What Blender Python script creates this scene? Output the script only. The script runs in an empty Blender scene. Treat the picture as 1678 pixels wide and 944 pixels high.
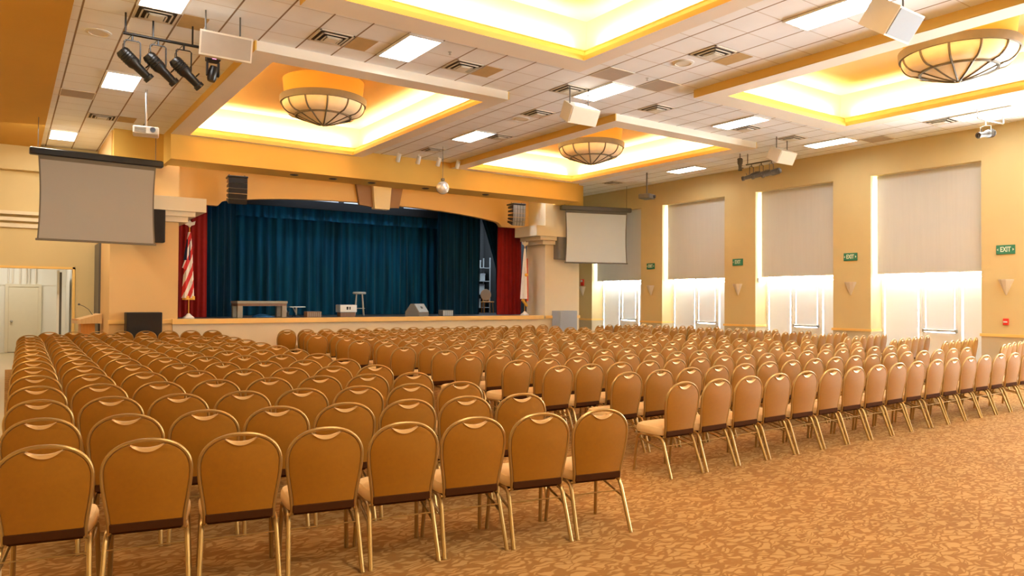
import bpy, math, random
from mathutils import Vector, Matrix
random.seed(7)
PI = math.pi
SC = bpy.context.scene
COL = SC.collection

# ------------------------------------------------------------------ materials
def new_mat(name):
    m = bpy.data.materials.new(name); m.use_nodes = True
    nt = m.node_tree; b = nt.nodes['Principled BSDF']
    return m, nt, b

def mat(name, col, rough=.6, metal=0.0, noise=0.0, nscale=8.0, bump=0.0, bscale=60.0, spec=.4, emit=None, estr=0.0):
    m, nt, b = new_mat(name)
    N, L = nt.nodes, nt.links
    b.inputs['Base Color'].default_value = (*col, 1)
    b.inputs['Roughness'].default_value = rough
    b.inputs['Metallic'].default_value = metal
    b.inputs['Specular IOR Level'].default_value = spec
    tc = N.new('ShaderNodeTexCoord')
    if noise:
        n = N.new('ShaderNodeTexNoise'); n.inputs['Scale'].default_value = nscale; n.inputs['Detail'].default_value = 4
        L.new(tc.outputs['Object'], n.inputs['Vector'])
        r = N.new('ShaderNodeMapRange'); r.inputs['To Min'].default_value = 1 - noise; r.inputs['To Max'].default_value = 1 + noise
        L.new(n.outputs['Fac'], r.inputs['Value'])
        x = N.new('ShaderNodeMix'); x.data_type = 'RGBA'; x.blend_type = 'MULTIPLY'; x.inputs[0].default_value = 1
        x.inputs[6].default_value = (*col, 1)
        L.new(r.outputs['Result'], x.inputs[7]); L.new(x.outputs[2], b.inputs['Base Color'])
    if bump:
        n2 = N.new('ShaderNodeTexNoise'); n2.inputs['Scale'].default_value = bscale; n2.inputs['Detail'].default_value = 3
        L.new(tc.outputs['Object'], n2.inputs['Vector'])
        bp = N.new('ShaderNodeBump'); bp.inputs['Strength'].default_value = bump; bp.inputs['Distance'].default_value = .01
        L.new(n2.outputs['Fac'], bp.inputs['Height']); L.new(bp.outputs['Normal'], b.inputs['Normal'])
    if emit:
        b.inputs['Emission Color'].default_value = (*emit, 1); b.inputs['Emission Strength'].default_value = estr
    return m

def carpet_mat():
    m, nt, b = new_mat('carpet_leaf_pattern'); N, L = nt.nodes, nt.links
    tc = N.new('ShaderNodeTexCoord')
    nz = N.new('ShaderNodeTexNoise'); nz.inputs['Scale'].default_value = 6.0; nz.inputs['Detail'].default_value = 2
    L.new(tc.outputs['Object'], nz.inputs['Vector'])
    add = N.new('ShaderNodeMix'); add.data_type = 'RGBA'; add.blend_type = 'ADD'; add.inputs[0].default_value = .20
    L.new(tc.outputs['Object'], add.inputs[6]); L.new(nz.outputs['Color'], add.inputs[7])
    mp = N.new('ShaderNodeMapping'); mp.inputs['Rotation'].default_value = (0, 0, math.radians(36)); mp.inputs['Scale'].default_value = (7.5, 23.0, 1)
    L.new(add.outputs[2], mp.inputs['Vector'])
    v = N.new('ShaderNodeTexVoronoi'); v.feature = 'DISTANCE_TO_EDGE'; v.inputs['Scale'].default_value = 1.0
    L.new(mp.outputs['Vector'], v.inputs['Vector'])
    v2 = N.new('ShaderNodeTexVoronoi'); v2.feature = 'F1'; v2.inputs['Scale'].default_value = 1.0
    L.new(mp.outputs['Vector'], v2.inputs['Vector'])
    sep = N.new('ShaderNodeSeparateColor'); L.new(v2.outputs['Color'], sep.inputs['Color'])
    thr = N.new('ShaderNodeMapRange'); thr.inputs['To Min'].default_value = .02; thr.inputs['To Max'].default_value = .17
    L.new(sep.outputs['Red'], thr.inputs['Value'])
    sub = N.new('ShaderNodeMath'); sub.operation = 'SUBTRACT'
    L.new(v.outputs['Distance'], sub.inputs[0]); L.new(thr.outputs['Result'], sub.inputs[1])
    ramp = N.new('ShaderNodeMapRange'); ramp.inputs['From Min'].default_value = -.01; ramp.inputs['From Max'].default_value = .09
    L.new(sub.outputs[0], ramp.inputs['Value'])
    mix = N.new('ShaderNodeMix'); mix.data_type = 'RGBA'
    mix.inputs[6].default_value = (.265, .122, .029, 1); mix.inputs[7].default_value = (.40, .222, .072, 1)
    L.new(ramp.outputs['Result'], mix.inputs[0])
    big = N.new('ShaderNodeTexNoise'); big.inputs['Scale'].default_value = 1.2
    L.new(tc.outputs['Object'], big.inputs['Vector'])
    br = N.new('ShaderNodeMapRange'); br.inputs['To Min'].default_value = .85; br.inputs['To Max'].default_value = 1.15
    L.new(big.outputs['Fac'], br.inputs['Value'])
    mul = N.new('ShaderNodeMix'); mul.data_type = 'RGBA'; mul.blend_type = 'MULTIPLY'; mul.inputs[0].default_value = 1
    L.new(mix.outputs[2], mul.inputs[6]); L.new(br.outputs['Result'], mul.inputs[7])
    L.new(mul.outputs[2], b.inputs['Base Color'])
    b.inputs['Roughness'].default_value = .95; b.inputs['Specular IOR Level'].default_value = .1
    fz = N.new('ShaderNodeTexNoise'); fz.inputs['Scale'].default_value = 220
    L.new(tc.outputs['Object'], fz.inputs['Vector'])
    bp = N.new('ShaderNodeBump'); bp.inputs['Strength'].default_value = .25; bp.inputs['Distance'].default_value = .01
    L.new(fz.outputs['Fac'], bp.inputs['Height']); L.new(bp.outputs['Normal'], b.inputs['Normal'])
    return m

GX, GY, PX, PY = 3.24, 10.05, .603, .605     # ceiling grid origin and pitch
def tile_mat():
    m, nt, b = new_mat('acoustic_ceiling_tile'); N, L = nt.nodes, nt.links
    tc = N.new('ShaderNodeTexCoord'); s = N.new('ShaderNodeSeparateXYZ'); L.new(tc.outputs['Object'], s.inputs[0])
    def line(out, org, pitch, half):
        a = N.new('ShaderNodeMath'); a.operation = 'SUBTRACT'; L.new(out, a.inputs[0]); a.inputs[1].default_value = org - 40 * pitch
        d = N.new('ShaderNodeMath'); d.operation = 'DIVIDE'; L.new(a.outputs[0], d.inputs[0]); d.inputs[1].default_value = pitch
        f = N.new('ShaderNodeMath'); f.operation = 'FRACT'; L.new(d.outputs[0], f.inputs[0])
        p = N.new('ShaderNodeMath'); p.operation = 'PINGPONG'; L.new(f.outputs[0], p.inputs[0]); p.inputs[1].default_value = .5
        r = N.new('ShaderNodeMapRange'); r.inputs['From Min'].default_value = half * .6; r.inputs['From Max'].default_value = half * 1.2
        r.inputs['To Min'].default_value = 1; r.inputs['To Max'].default_value = 0
        L.new(p.outputs[0], r.inputs['Value']); return r.outputs['Result']
    lx = line(s.outputs['X'], GX, PX, .024); ly = line(s.outputs['Y'], GY, PY, .014)
    n = N.new('ShaderNodeTexNoise'); n.inputs['Scale'].default_value = 1.5; n.inputs['Detail'].default_value = 5
    L.new(tc.outputs['Object'], n.inputs['Vector'])
    nr = N.new('ShaderNodeMapRange'); nr.inputs['To Min'].default_value = .92; nr.inputs['To Max'].default_value = 1.08
    L.new(n.outputs['Fac'], nr.inputs['Value'])
    base = N.new('ShaderNodeMix'); base.data_type = 'RGBA'; base.blend_type = 'MULTIPLY'; base.inputs[0].default_value = 1
    base.inputs[6].default_value = (.89, .915, .955, 1); L.new(nr.outputs['Result'], base.inputs[7])
    m1 = N.new('ShaderNodeMix'); m1.data_type = 'RGBA'; m1.inputs[7].default_value = (.42, .30, .20, 1)
    f1 = N.new('ShaderNodeMath'); f1.operation = 'MULTIPLY'; f1.inputs[1].default_value = .55; L.new(ly, f1.inputs[0])
    L.new(f1.outputs[0], m1.inputs[0]); L.new(base.outputs[2], m1.inputs[6])
    m2 = N.new('ShaderNodeMix'); m2.data_type = 'RGBA'; m2.inputs[7].default_value = (.26, .17, .10, 1)
    L.new(lx, m2.inputs[0]); L.new(m1.outputs[2], m2.inputs[6])
    L.new(m2.outputs[2], b.inputs['Base Color']); b.inputs['Roughness'].default_value = .9
    fz = N.new('ShaderNodeTexNoise'); fz.inputs['Scale'].default_value = 90; L.new(tc.outputs['Object'], fz.inputs['Vector'])
    bp = N.new('ShaderNodeBump'); bp.inputs['Strength'].default_value = .12; L.new(fz.outputs['Fac'], bp.inputs['Height']); L.new(bp.outputs['Normal'], b.inputs['Normal'])
    return m

def wall_mat(name, col):
    return mat(name, col, .75, noise=.05, nscale=1.3, bump=.08, bscale=120, spec=.25)

def emission_mat(name, col, s):
    m = bpy.data.materials.new(name); m.use_nodes = True; nt = m.node_tree; nt.nodes.clear()
    o = nt.nodes.new('ShaderNodeOutputMaterial'); e = nt.nodes.new('ShaderNodeEmission')
    e.inputs['Color'].default_value = (*col, 1); e.inputs['Strength'].default_value = s
    nt.links.new(e.outputs[0], o.inputs[0]); return m

def clear_mat(name):
    m = bpy.data.materials.new(name); m.use_nodes = True; nt = m.node_tree; nt.nodes.clear(); N, L = nt.nodes, nt.links
    o = N.new('ShaderNodeOutputMaterial'); t = N.new('ShaderNodeBsdfTransparent'); t.inputs['Color'].default_value = (.93, .95, .95, 1)
    g = N.new('ShaderNodeBsdfGlossy'); g.inputs['Roughness'].default_value = .05; x = N.new('ShaderNodeMixShader'); x.inputs[0].default_value = .06
    L.new(t.outputs[0], x.inputs[1]); L.new(g.outputs[0], x.inputs[2]); L.new(x.outputs[0], o.inputs[0]); return m

def shade_mat(name, k):
    m = bpy.data.materials.new(name); m.use_nodes = True; nt = m.node_tree; N, L = nt.nodes, nt.links
    b = N['Principled BSDF']; b.inputs['Base Color'].default_value = (.80, .81, .81, 1); b.inputs['Roughness'].default_value = .8
    t = N.new('ShaderNodeBsdfTranslucent'); t.inputs['Color'].default_value = (.92, .95, .97, 1)
    x = N.new('ShaderNodeMixShader'); x.inputs[0].default_value = k
    L.new(b.outputs[0], x.inputs[1]); L.new(t.outputs[0], x.inputs[2]); L.new(x.outputs[0], N['Material Output'].inputs[0]); return m

def blind_mat():
    m = bpy.data.materials.new('roller_blind_fabric'); m.use_nodes = True; nt = m.node_tree; N, L = nt.nodes, nt.links
    b = N['Principled BSDF']; b.inputs['Roughness'].default_value = .85; b.inputs['Specular IOR Level'].default_value = .15
    tc = N.new('ShaderNodeTexCoord'); mp = N.new('ShaderNodeMapping'); mp.inputs['Scale'].default_value = (1, 9, .4)
    L.new(tc.outputs['Object'], mp.inputs[0])
    n = N.new('ShaderNodeTexNoise'); n.inputs['Scale'].default_value = 2; L.new(mp.outputs[0], n.inputs['Vector'])
    x = N.new('ShaderNodeMix'); x.data_type = 'RGBA'; x.inputs[6].default_value = (.60, .585, .56, 1); x.inputs[7].default_value = (.65, .64, .615, 1)
    L.new(n.outputs['Fac'], x.inputs[0]); L.new(x.outputs[2], b.inputs['Base Color'])
    t = N.new('ShaderNodeBsdfTranslucent'); t.inputs['Color'].default_value = (.84, .83, .80, 1)
    s = N.new('ShaderNodeMixShader'); s.inputs[0].default_value = .04
    L.new(b.outputs[0], s.inputs[1]); L.new(t.outputs[0], s.inputs[2]); L.new(s.outputs[0], N['Material Output'].inputs[0]); return m

def stripe_mat(name, a, c, scale, axis=2, rot=0.0):
    m, nt, b = new_mat(name); N, L = nt.nodes, nt.links
    tc = N.new('ShaderNodeTexCoord'); mp = N.new('ShaderNodeMapping'); mp.inputs['Rotation'].default_value = (0, rot, 0)
    L.new(tc.outputs['Object'], mp.inputs[0])
    s = N.new('ShaderNodeSeparateXYZ'); L.new(mp.outputs[0], s.inputs[0])
    k = N.new('ShaderNodeMath'); k.operation = 'MULTIPLY'; k.inputs[1].default_value = scale; L.new(s.outputs[axis], k.inputs[0])
    f = N.new('ShaderNodeMath'); f.operation = 'FRACT'; L.new(k.outputs[0], f.inputs[0])
    g = N.new('ShaderNodeMath'); g.operation = 'GREATER_THAN'; g.inputs[1].default_value = .5; L.new(f.outputs[0], g.inputs[0])
    x = N.new('ShaderNodeMix'); x.data_type = 'RGBA'; x.inputs[6].default_value = (*a, 1); x.inputs[7].default_value = (*c, 1)
    L.new(g.outputs[0], x.inputs[0]); L.new(x.outputs[2], b.inputs['Base Color']); b.inputs['Roughness'].default_value = .8
    return m

def velvet_fold_mat(name, col, spread):
    m, nt, b = new_mat(name); N, L = nt.nodes, nt.links
    tc = N.new('ShaderNodeTexCoord'); mp = N.new('ShaderNodeMapping'); mp.inputs['Scale'].default_value = (5, 5, .22)  # vertical streaks put the light and shade of folds into the colour
    L.new(tc.outputs['Object'], mp.inputs[0]); n = N.new('ShaderNodeTexNoise'); n.inputs['Scale'].default_value = 1.4; n.inputs['Detail'].default_value = 5
    L.new(mp.outputs[0], n.inputs['Vector']); r = N.new('ShaderNodeMapRange'); r.inputs['From Min'].default_value = .3; r.inputs['From Max'].default_value = .7
    L.new(n.outputs['Fac'], r.inputs['Value'])
    x = N.new('ShaderNodeMix'); x.data_type = 'RGBA'; x.inputs[6].default_value = (*[c * (1 - spread) for c in col], 1); x.inputs[7].default_value = (*[c * (1 + spread) for c in col], 1)
    L.new(r.outputs['Result'], x.inputs[0]); L.new(x.outputs[2], b.inputs['Base Color']); b.inputs['Roughness'].default_value = .85
    b.inputs['Specular IOR Level'].default_value = .1; b.inputs['Sheen Weight'].default_value = .12; b.inputs['Sheen Roughness'].default_value = .4; b.inputs['Sheen Tint'].default_value = (.5, .7, 1, 1) if col[2] > col[0] else (1, .5, .4, 1)
    return m

def wood_mat(name, a, c):
    m, nt, b = new_mat(name); N, L = nt.nodes, nt.links
    tc = N.new('ShaderNodeTexCoord'); mp = N.new('ShaderNodeMapping'); mp.inputs['Scale'].default_value = (18, 18, 1.5)
    L.new(tc.outputs['Object'], mp.inputs[0]); n = N.new('ShaderNodeTexNoise'); n.inputs['Scale'].default_value = 1.5; n.inputs['Detail'].default_value = 6
    L.new(mp.outputs[0], n.inputs['Vector'])
    x = N.new('ShaderNodeMix'); x.data_type = 'RGBA'; x.inputs[6].default_value = (*a, 1); x.inputs[7].default_value = (*c, 1)
    L.new(n.outputs['Fac'], x.inputs[0]); L.new(x.outputs[2], b.inputs['Base Color']); b.inputs['Roughness'].default_value = .4
    return m

M = {}
M['carpet'] = carpet_mat()
M['vinyl'] = mat('pale_hall_floor', (.50, .40, .23), .35, noise=.05)
M['tile'] = tile_mat()
M['wall'] = wall_mat('yellow_wall_paint', (.65, .515, .265))
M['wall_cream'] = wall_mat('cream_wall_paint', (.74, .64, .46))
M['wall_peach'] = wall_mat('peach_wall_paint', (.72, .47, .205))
M['wall_orange'] = wall_mat('orange_wall_paint', (.78, .50, .12))
M['wall_grey'] = wall_mat('grey_wainscot_paint', (.55, .47, .33))
M['ceil_ochre'] = wall_mat('ochre_ceiling_paint', (.60, .33, .055))
M['recess'] = wall_mat('orange_recess_paint', (.62, .43, .19))
M['frame_cream'] = wall_mat('cream_ceiling_paint', (.87, .81, .72))
M['trim'] = mat('yellow_trim_paint', (.86, .56, .18), .45)
M['white_wall'] = wall_mat('backroom_white_paint', (.80, .78, .70))
M['white'] = mat('white_enamel', (.82, .82, .80), .4)
M['off_white'] = mat('off_white_box_paint', (.74, .68, .58), .55, noise=.03)
M['door'] = mat('pale_door_paint', (.72, .66, .50), .45, noise=.03)
M['alu'] = mat('white_window_frame', (.86, .87, .86), .35)
M['chrome'] = mat('brushed_steel', (.55, .55, .56), .3, metal=1)
M['frost'] = clear_mat('window_glass')
M['shade'] = shade_mat('white_window_shade', .045)
M['blind'] = blind_mat()
M['back_fabric'] = mat('chair_back_fabric', (.30, .118, .004), .62, noise=.10, nscale=40, bump=.15, bscale=500, spec=.25)
for _k in ('back_fabric',):
    _b = M[_k].node_tree.nodes['Principled BSDF']; _b.inputs['Sheen Weight'].default_value = .10; _b.inputs['Sheen Roughness'].default_value = .35; _b.inputs['Sheen Tint'].default_value = (1, .93, .88, 1)
M['seat_fabric'] = mat('chair_seat_fabric', (.72, .50, .24), .75, noise=.08, nscale=30, bump=.15, bscale=400, spec=.2)
M['gold'] = mat('gold_tube_metal', (.41, .25, .08), .36, metal=.7, spec=.5)
M['grip'] = mat('gold_grip_metal', (.66, .40, .16), .4, metal=.35, spec=.5)
M['under'] = mat('dark_seat_underside', (.055, .018, .005), .95, spec=.05)
M['black'] = mat('black_plastic', (.012, .010, .010), .45)
M['black_metal'] = mat('black_painted_metal', (.011, .009, .008), .32, spec=.5)
M['dark_grey'] = mat('dark_grey_metal', (.10, .09, .08), .4, spec=.5)
M['grille_black'] = mat('black_speaker_grille', (.018, .013, .010), .8, bump=.3, bscale=400)
M['grille_grey'] = mat('grey_speaker_grille', (.36, .40, .47), .7, bump=.2, bscale=300)
M['grille_tan'] = mat('taupe_speaker_grille', (.42, .36, .30), .8, noise=.06, bump=.2, bscale=250)
M['grille_mid'] = mat('mid_grey_grille', (.20, .19, .175), .75, bump=.2, bscale=300)
M['array_grey'] = stripe_mat('line_array_grille', (.20, .195, .185), (.32, .31, .30), 9, axis=0)
M['screen'] = mat('shaded_screen_cloth', (.37, .34, .295), .8, noise=.015, nscale=1.0)  # left screen cloth darkened, its backlit shade put into the colour
M['screen_edge'] = mat('projection_screen_border', (.16, .13, .09), .7)
M['blue'] = velvet_fold_mat('blue_stage_velvet', (.002, .047, .115), .5)
M['blue_dark'] = velvet_fold_mat('dark_blue_stage_velvet', (.0015, .024, .058), .5)
M['border_black'] = mat('black_border_cloth', (.004, .005, .008), .9)
M['red'] = mat('red_stage_velvet', (.22, .007, .005), .8, noise=.2, nscale=3, spec=.25)
M['stage_floor'] = mat('dark_stage_floor', (.05, .055, .065), .4, noise=.1)
M['stage_dark'] = mat('dark_stage_wall', (.035, .04, .045), .9)
M['pale_panel'] = mat('pale_grey_panel', (.55, .60, .66), .6, emit=(.6, .68, .8), estr=0.0)
M['bronze'] = mat('antique_bronze', (.13, .105, .07), .55, metal=.1, noise=.15, nscale=12)
M['glass_amber'] = mat('amber_bowl_glass', (.90, .78, .58), .35, noise=.10, nscale=6, spec=.5)
M['diffuser'] = emission_mat('lit_light_diffuser', (1.0, .97, .94), 9.0)
M['vent_dark'] = mat('dark_duct', (.06, .04, .025), .8)
M['stained'] = mat('stained_tile', (.55, .38, .17), .9, noise=.15, nscale=5)
M['return'] = mat('grey_return_tile', (.45, .38, .31), .85, noise=.05)
M['wood'] = wood_mat('honey_wood', (.60, .26, .055), (.78, .38, .09))
M['wood_pale'] = wood_mat('pale_wood', (.62, .38, .16), (.80, .56, .28))
M['wood_dark'] = wood_mat('dark_wood', (.14, .06, .02), (.24, .11, .04))
M['table_grey'] = mat('worn_grey_table_paint', (.30, .27, .21), .5, noise=.15)
M['green'] = mat('green_sign_plate', (.035, .22, .13), .5)
M['sign_letter'] = mat('pale_sign_letter', (.75, .82, .68), .5)
M['red_plastic'] = mat('red_alarm_plastic', (.75, .035, .02), .4)
M['sconce'] = mat('sconce_plaster', (.70, .62, .53), .6)
M['brown_panel'] = mat('mauve_brown_panel', (.30, .17, .10), .7, noise=.05)
M['flag_red'] = stripe_mat('red_white_flag_stripes', (.62, .03, .03), (.82, .78, .72), 5.5, axis=2, rot=1.2)
M['flag_blue'] = mat('navy_flag_canton', (.02, .025, .07), .8)
M['flag_white'] = mat('white_flag_cloth', (.85, .82, .78), .8)
M['flag_redband'] = mat('red_flag_band', (.65, .12, .06), .8)
M['fringe'] = mat('gold_fringe', (.80, .42, .05), .6)
M['mirror'] = mat('mirror_facets', (.90, .89, .87), .22, metal=.55)
M['blue_cloth'] = mat('bright_blue_cloth', (.05, .22, .55), .7)
M['lens'] = mat('dark_lens', (.05, .05, .06), .1, spec=.8)
M['pink_led'] = mat('pink_led', (.8, .2, .4), .3, emit=(1, .25, .5), estr=1.0)
M['tan_vinyl'] = mat('tan_vinyl', (.50, .36, .24), .6)
M['equip_pale'] = mat('pale_equipment', (.40, .46, .50), .5, noise=.1)
M['outside_wall'] = mat('pale_paving', (.62, .62, .60), .8, noise=.1)

# ------------------------------------------------------------------ mesh builder
class MB:
    def __init__(s): s.v = []; s.f = []
    def add(s, vs, fs):
        b = len(s.v); s.v += [tuple(p) for p in vs]; s.f += [tuple(b + i for i in f) for f in fs]; return s
    def box(s, x0, x1, y0, y1, z0, z1, c=0.0):
        if x0 > x1: x0, x1 = x1, x0
        if y0 > y1: y0, y1 = y1, y0
        if z0 > z1: z0, z1 = z1, z0
        if c <= 0:
            return s.add([(x0, y0, z0), (x1, y0, z0), (x1, y1, z0), (x0, y1, z0), (x0, y0, z1), (x1, y0, z1), (x1, y1, z1), (x0, y1, z1)],
                         [(0, 3, 2, 1), (4, 5, 6, 7), (0, 1, 5, 4), (1, 2, 6, 5), (2, 3, 7, 6), (3, 0, 4, 7)])
        def ring(i, z):                                   # chamfered box
            return [(x0 + i + c, y0 + i, z), (x1 - i - c, y0 + i, z), (x1 - i, y0 + i + c, z), (x1 - i, y1 - i - c, z),
                    (x1 - i - c, y1 - i, z), (x0 + i + c, y1 - i, z), (x0 + i, y1 - i - c, z), (x0 + i, y0 + i + c, z)]
        rs = [ring(c, z0), ring(0, z0 + c), ring(0, z1 - c), ring(c, z1)]
        return s.rings(rs, True, True)
    def rings(s, rs, cap0=False, cap1=False, closed=True):
        n = len(rs[0]); vs = [p for r in rs for p in r]; fs = []
        for k in range(len(rs) - 1):
            for i in range(n if closed else n - 1):
                j = (i + 1) % n
                fs.append((k * n + i, k * n + j, (k + 1) * n + j, (k + 1) * n + i))
        if cap0: fs.append(tuple(range(n - 1, -1, -1)))
        if cap1: fs.append(tuple((len(rs) - 1) * n + i for i in range(n)))
        return s.add(vs, fs)
    def tube(s, pts, r, n=8, caps=True):
        P = [Vector(p) for p in pts]; rs = []; up = None
        for i, p in enumerate(P):
            t = (P[min(i + 1, len(P) - 1)] - P[max(i - 1, 0)]).normalized()
            if up is None:
                a = Vector((0, 0, 1)) if abs(t.z) < .9 else Vector((1, 0, 0))
                up = (a - t * a.dot(t)).normalized()
            else:
                up = (up - t * up.dot(t)); up = up.normalized() if up.length > 1e-6 else Vector((1, 0, 0))
            w = t.cross(up); rr = r[i] if isinstance(r, (list, tuple)) else r
            rs.append([p + (up * math.cos(2 * PI * k / n) + w * math.sin(2 * PI * k / n)) * rr for k in range(n)])
        return s.rings(rs, caps, caps)
    def lathe(s, prof, n=24, c=(0, 0, 0), a0=0.0, a1=2 * PI):
        full = abs(a1 - a0 - 2 * PI) < 1e-6; m = n if full else n + 1; rs = []
        for r, z in prof:
            rs.append([(c[0] + r * math.cos(a0 + (a1 - a0) * k / n), c[1] + r * math.sin(a0 + (a1 - a0) * k / n), c[2] + z) for k in range(m)])
        return s.rings(rs, False, False, closed=full)
    def prism(s, poly, d0, d1, axis='y'):
        def P(a, b, d): return {'y': (a, d, b), 'x': (d, a, b), 'z': (a, b, d)}[axis]
        n = len(poly)
        vs = [P(a, b, d0) for a, b in poly] + [P(a, b, d1) for a, b in poly]
        fs = [tuple(range(n)), tuple(range(2 * n - 1, n - 1, -1))] + [(i, (i + 1) % n, n + (i + 1) % n, n + i) for i in range(n)]
        return s.add(vs, fs)
    def sphere(s, c, r, n=16, m=10, sz=1.0):
        prof = [(max(1e-4, r * math.sin(PI * k / m)), -r * sz * math.cos(PI * k / m)) for k in range(m + 1)]
        return s.lathe(prof, n, c)
    def xf(s, mx):
        s.v = [tuple(mx @ Vector(p)) for p in s.v]; return s
    def build(s, name, m, parent=None, smooth=False):
        me = bpy.data.meshes.new(name); me.from_pydata(s.v, [], s.f); me.update()
        import bmesh
        bm = bmesh.new(); bm.from_mesh(me); bmesh.ops.recalc_face_normals(bm, faces=bm.faces); bm.to_mesh(me); bm.free()
        me.materials.append(M[m] if isinstance(m, str) else m)
        if smooth:
            for p in me.polygons: p.use_smooth = True
            try: me.set_sharp_from_angle(angle=math.radians(40))
            except Exception: pass
        o = bpy.data.objects.new(name, me); COL.objects.link(o)
        if parent is not None: o.parent = parent
        return o

def tag(o, label, cat, group=None, kind=None):
    o['label'] = label; o['category'] = cat
    if group: o['group'] = group
    if kind: o['kind'] = kind
    return o
def thing(name, label, cat, loc=(0, 0, 0), rz=0.0, group=None, rot=None):
    o = bpy.data.objects.new(name, None); COL.objects.link(o); o.empty_display_size = .1
    o.location = loc; o.rotation_euler = rot if rot else (0, 0, rz)
    return tag(o, label, cat, group)
def struct(name, mb, m, parent=None, smooth=False):
    o = mb.build(name, m, parent, smooth)
    if parent is None: o['kind'] = 'structure'
    return o
def copy_tree(o, parent=None):
    c = o.copy(); COL.objects.link(c)
    if parent is not None: c.parent = parent
    for ch in list(o.children): copy_tree(ch, c)
    return c

# ------------------------------------------------------------------ camera
f_px = 1190.0; YAW = math.radians(34.86); PITCH = math.radians(.895); ROLL = math.atan(14 / 2540)
cd = bpy.data.cameras.new('camera'); cam = bpy.data.objects.new('camera', cd); COL.objects.link(cam); SC.camera = cam
cd.sensor_fit = 'HORIZONTAL'; cd.sensor_width = 36; cd.lens = 36 * f_px / 1678; cd.clip_start = .05; cd.clip_end = 200
F0 = Vector((math.sin(YAW), math.cos(YAW), 0)); R0 = Vector((math.cos(YAW), -math.sin(YAW), 0)); U0 = Vector((0, 0, 1))
F = F0 * math.cos(PITCH) + U0 * math.sin(PITCH); U = U0 * math.cos(PITCH) - F0 * math.sin(PITCH)
R1 = R0 * math.cos(ROLL) + U * math.sin(ROLL); U1 = U * math.cos(ROLL) - R0 * math.sin(ROLL)
cam.matrix_world = Matrix(((R1.x, U1.x, -F.x, 0), (R1.y, U1.y, -F.y, 0), (R1.z, U1.z, -F.z, 1.70), (0, 0, 0, 1)))

# ------------------------------------------------------------------ room shell
H = 5.8; WX = 18.75; BX = -4.0; BY = -5.0; CX = 9.55
def mir(x): return 2 * CX - x
struct('floor', MB().box(0.0, WX + .75, BY, 20.6, -.1, 0).box(3.2, WX + .75, 20.6, 27.2, -.1, 0), 'carpet')
struct('floor_side_hall', MB().box(BX, 0.0, BY, 27.2, -.1, 0).box(0, 3.2, 20.6, 27.2, -.1, -.001), 'vinyl')
COFFERS = [(3.2, 8.1, 11.77, 18.98), (3.2, 8.1, 2.4, 9.62), (10.95, 15.9, 11.77, 18.98), (10.95, 15.9, 2.4, 9.55)]
INNER = [(3.6, 7.76, 12.2, 18.82), (3.6, 7.76, 2.82, 9.1), (11.36, 15.45, 12.2, 18.72), (11.36, 15.45, 2.82, 9.07)]
cm = MB()
for x0, x1, ys in ((.7, 3.2, [(BY, 23.4)]), (3.2, 8.1, [(BY, 2.4), (9.62, 11.77)]), (8.1, 10.95, [(BY, 19.05)]),
                   (10.95, 15.9, [(BY, 2.4), (9.55, 11.77)]), (15.9, WX, [(BY, 23.4)])):
    for y0, y1 in ys: cm.box(x0, x1, y0, y1, H, H + .05)
struct('ceiling', cm, 'tile')
struct('ceiling_border', MB().box(BX, .7, BY, 23.4, 5.7, 5.85), 'ceil_ochre')
ZT = 6.46
for k, ((ox0, ox1, oy0, oy1), (ix0, ix1, iy0, iy1)) in enumerate(zip(COFFERS, INNER)):
    # dropped cream frame with a stepped crown round the opening
    def rect(d, z): return [(ix0 - d, iy0 - d, z), (ix1 + d, iy0 - d, z), (ix1 + d, iy1 + d, z), (ix0 - d, iy1 + d, z)]
    fr = MB()
    out = [(ox0, oy0), (ox1, oy0), (ox1, oy1), (ox0, oy1)]
    fr.rings([[(a, b, 5.64) for a, b in out], rect(0, 5.64)])
    for ya, yb in ((oy0, oy0 + .02), (oy1 - .02, oy1)): fr.box(ox0, ox1, ya, yb, 5.641, H + .04)
    fs = MB()
    for xa, xb in ((ox0 - .006, ox0 + .02), (ox1 - .02, ox1 + .006)): fs.box(xa, xb, oy0 - .001, oy1 + .001, 5.644, H + .03)
    struct('trim_fascia_%d' % (k + 1), fs, 'wall_orange')  # side faces coloured orange in place of warm light falling on them
    struct('trim_%d' % (k + 1), fr, 'frame_cream')
    cr = MB().rings([rect(0, 5.64), rect(0, 5.695), rect(.03, 5.70), rect(.03, 5.735), rect(.11, 5.83), rect(.11, 5.86), rect(.34, 5.86)])
    struct('trim_crown_%d' % (k + 1), cr, 'trim')
    rc = MB().rings([rect(.34, 5.86), rect(.34, ZT)]).add(rect(.34, ZT), [(0, 1, 2, 3)])
    struct('ceiling_recess_%d' % (k + 1), rc, 'recess')

# window wall on the right
BAYS = [(-3.45, -.75), (.25, 2.9), (3.95, 6.6), (7.67, 10.33), (11.39, 13.93), (15.09, 17.77), (18.8, 21.46)]  # first two bays added out of view, left uncovered to let in fill daylight
WD = .60
wm = MB(); edges = [BY] + [e for b in BAYS for e in b] + [23.4]
for i in range(0, len(edges), 2): wm.box(WX, WX + WD, edges[i], edges[i + 1], 0, 5.02)
wm.box(WX, WX + WD, BY, 23.4, 5.02, H + .05)
struct('wall_right', wm, 'wall')
gw = MB(); rl = MB(); bs = MB()
for i in range(0, len(edges), 2):
    a, b = edges[i], edges[i + 1]
    gw.box(WX - .008, WX, a, b, .12, .90); bs.box(WX - .02, WX, a, b, 0, .12)
    rl.box(WX - .035, WX, a, b, .90, .965)
    for ye, s in ((a, -1), (b, 1)):
        if ye in (BY, 23.4): continue
        gw.box(WX, WX + WD - .06, ye, ye + s * .008, 0, .90)
        rl.box(WX - .035, WX + WD - .06, ye, ye + s * .03, .90, .965)
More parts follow.
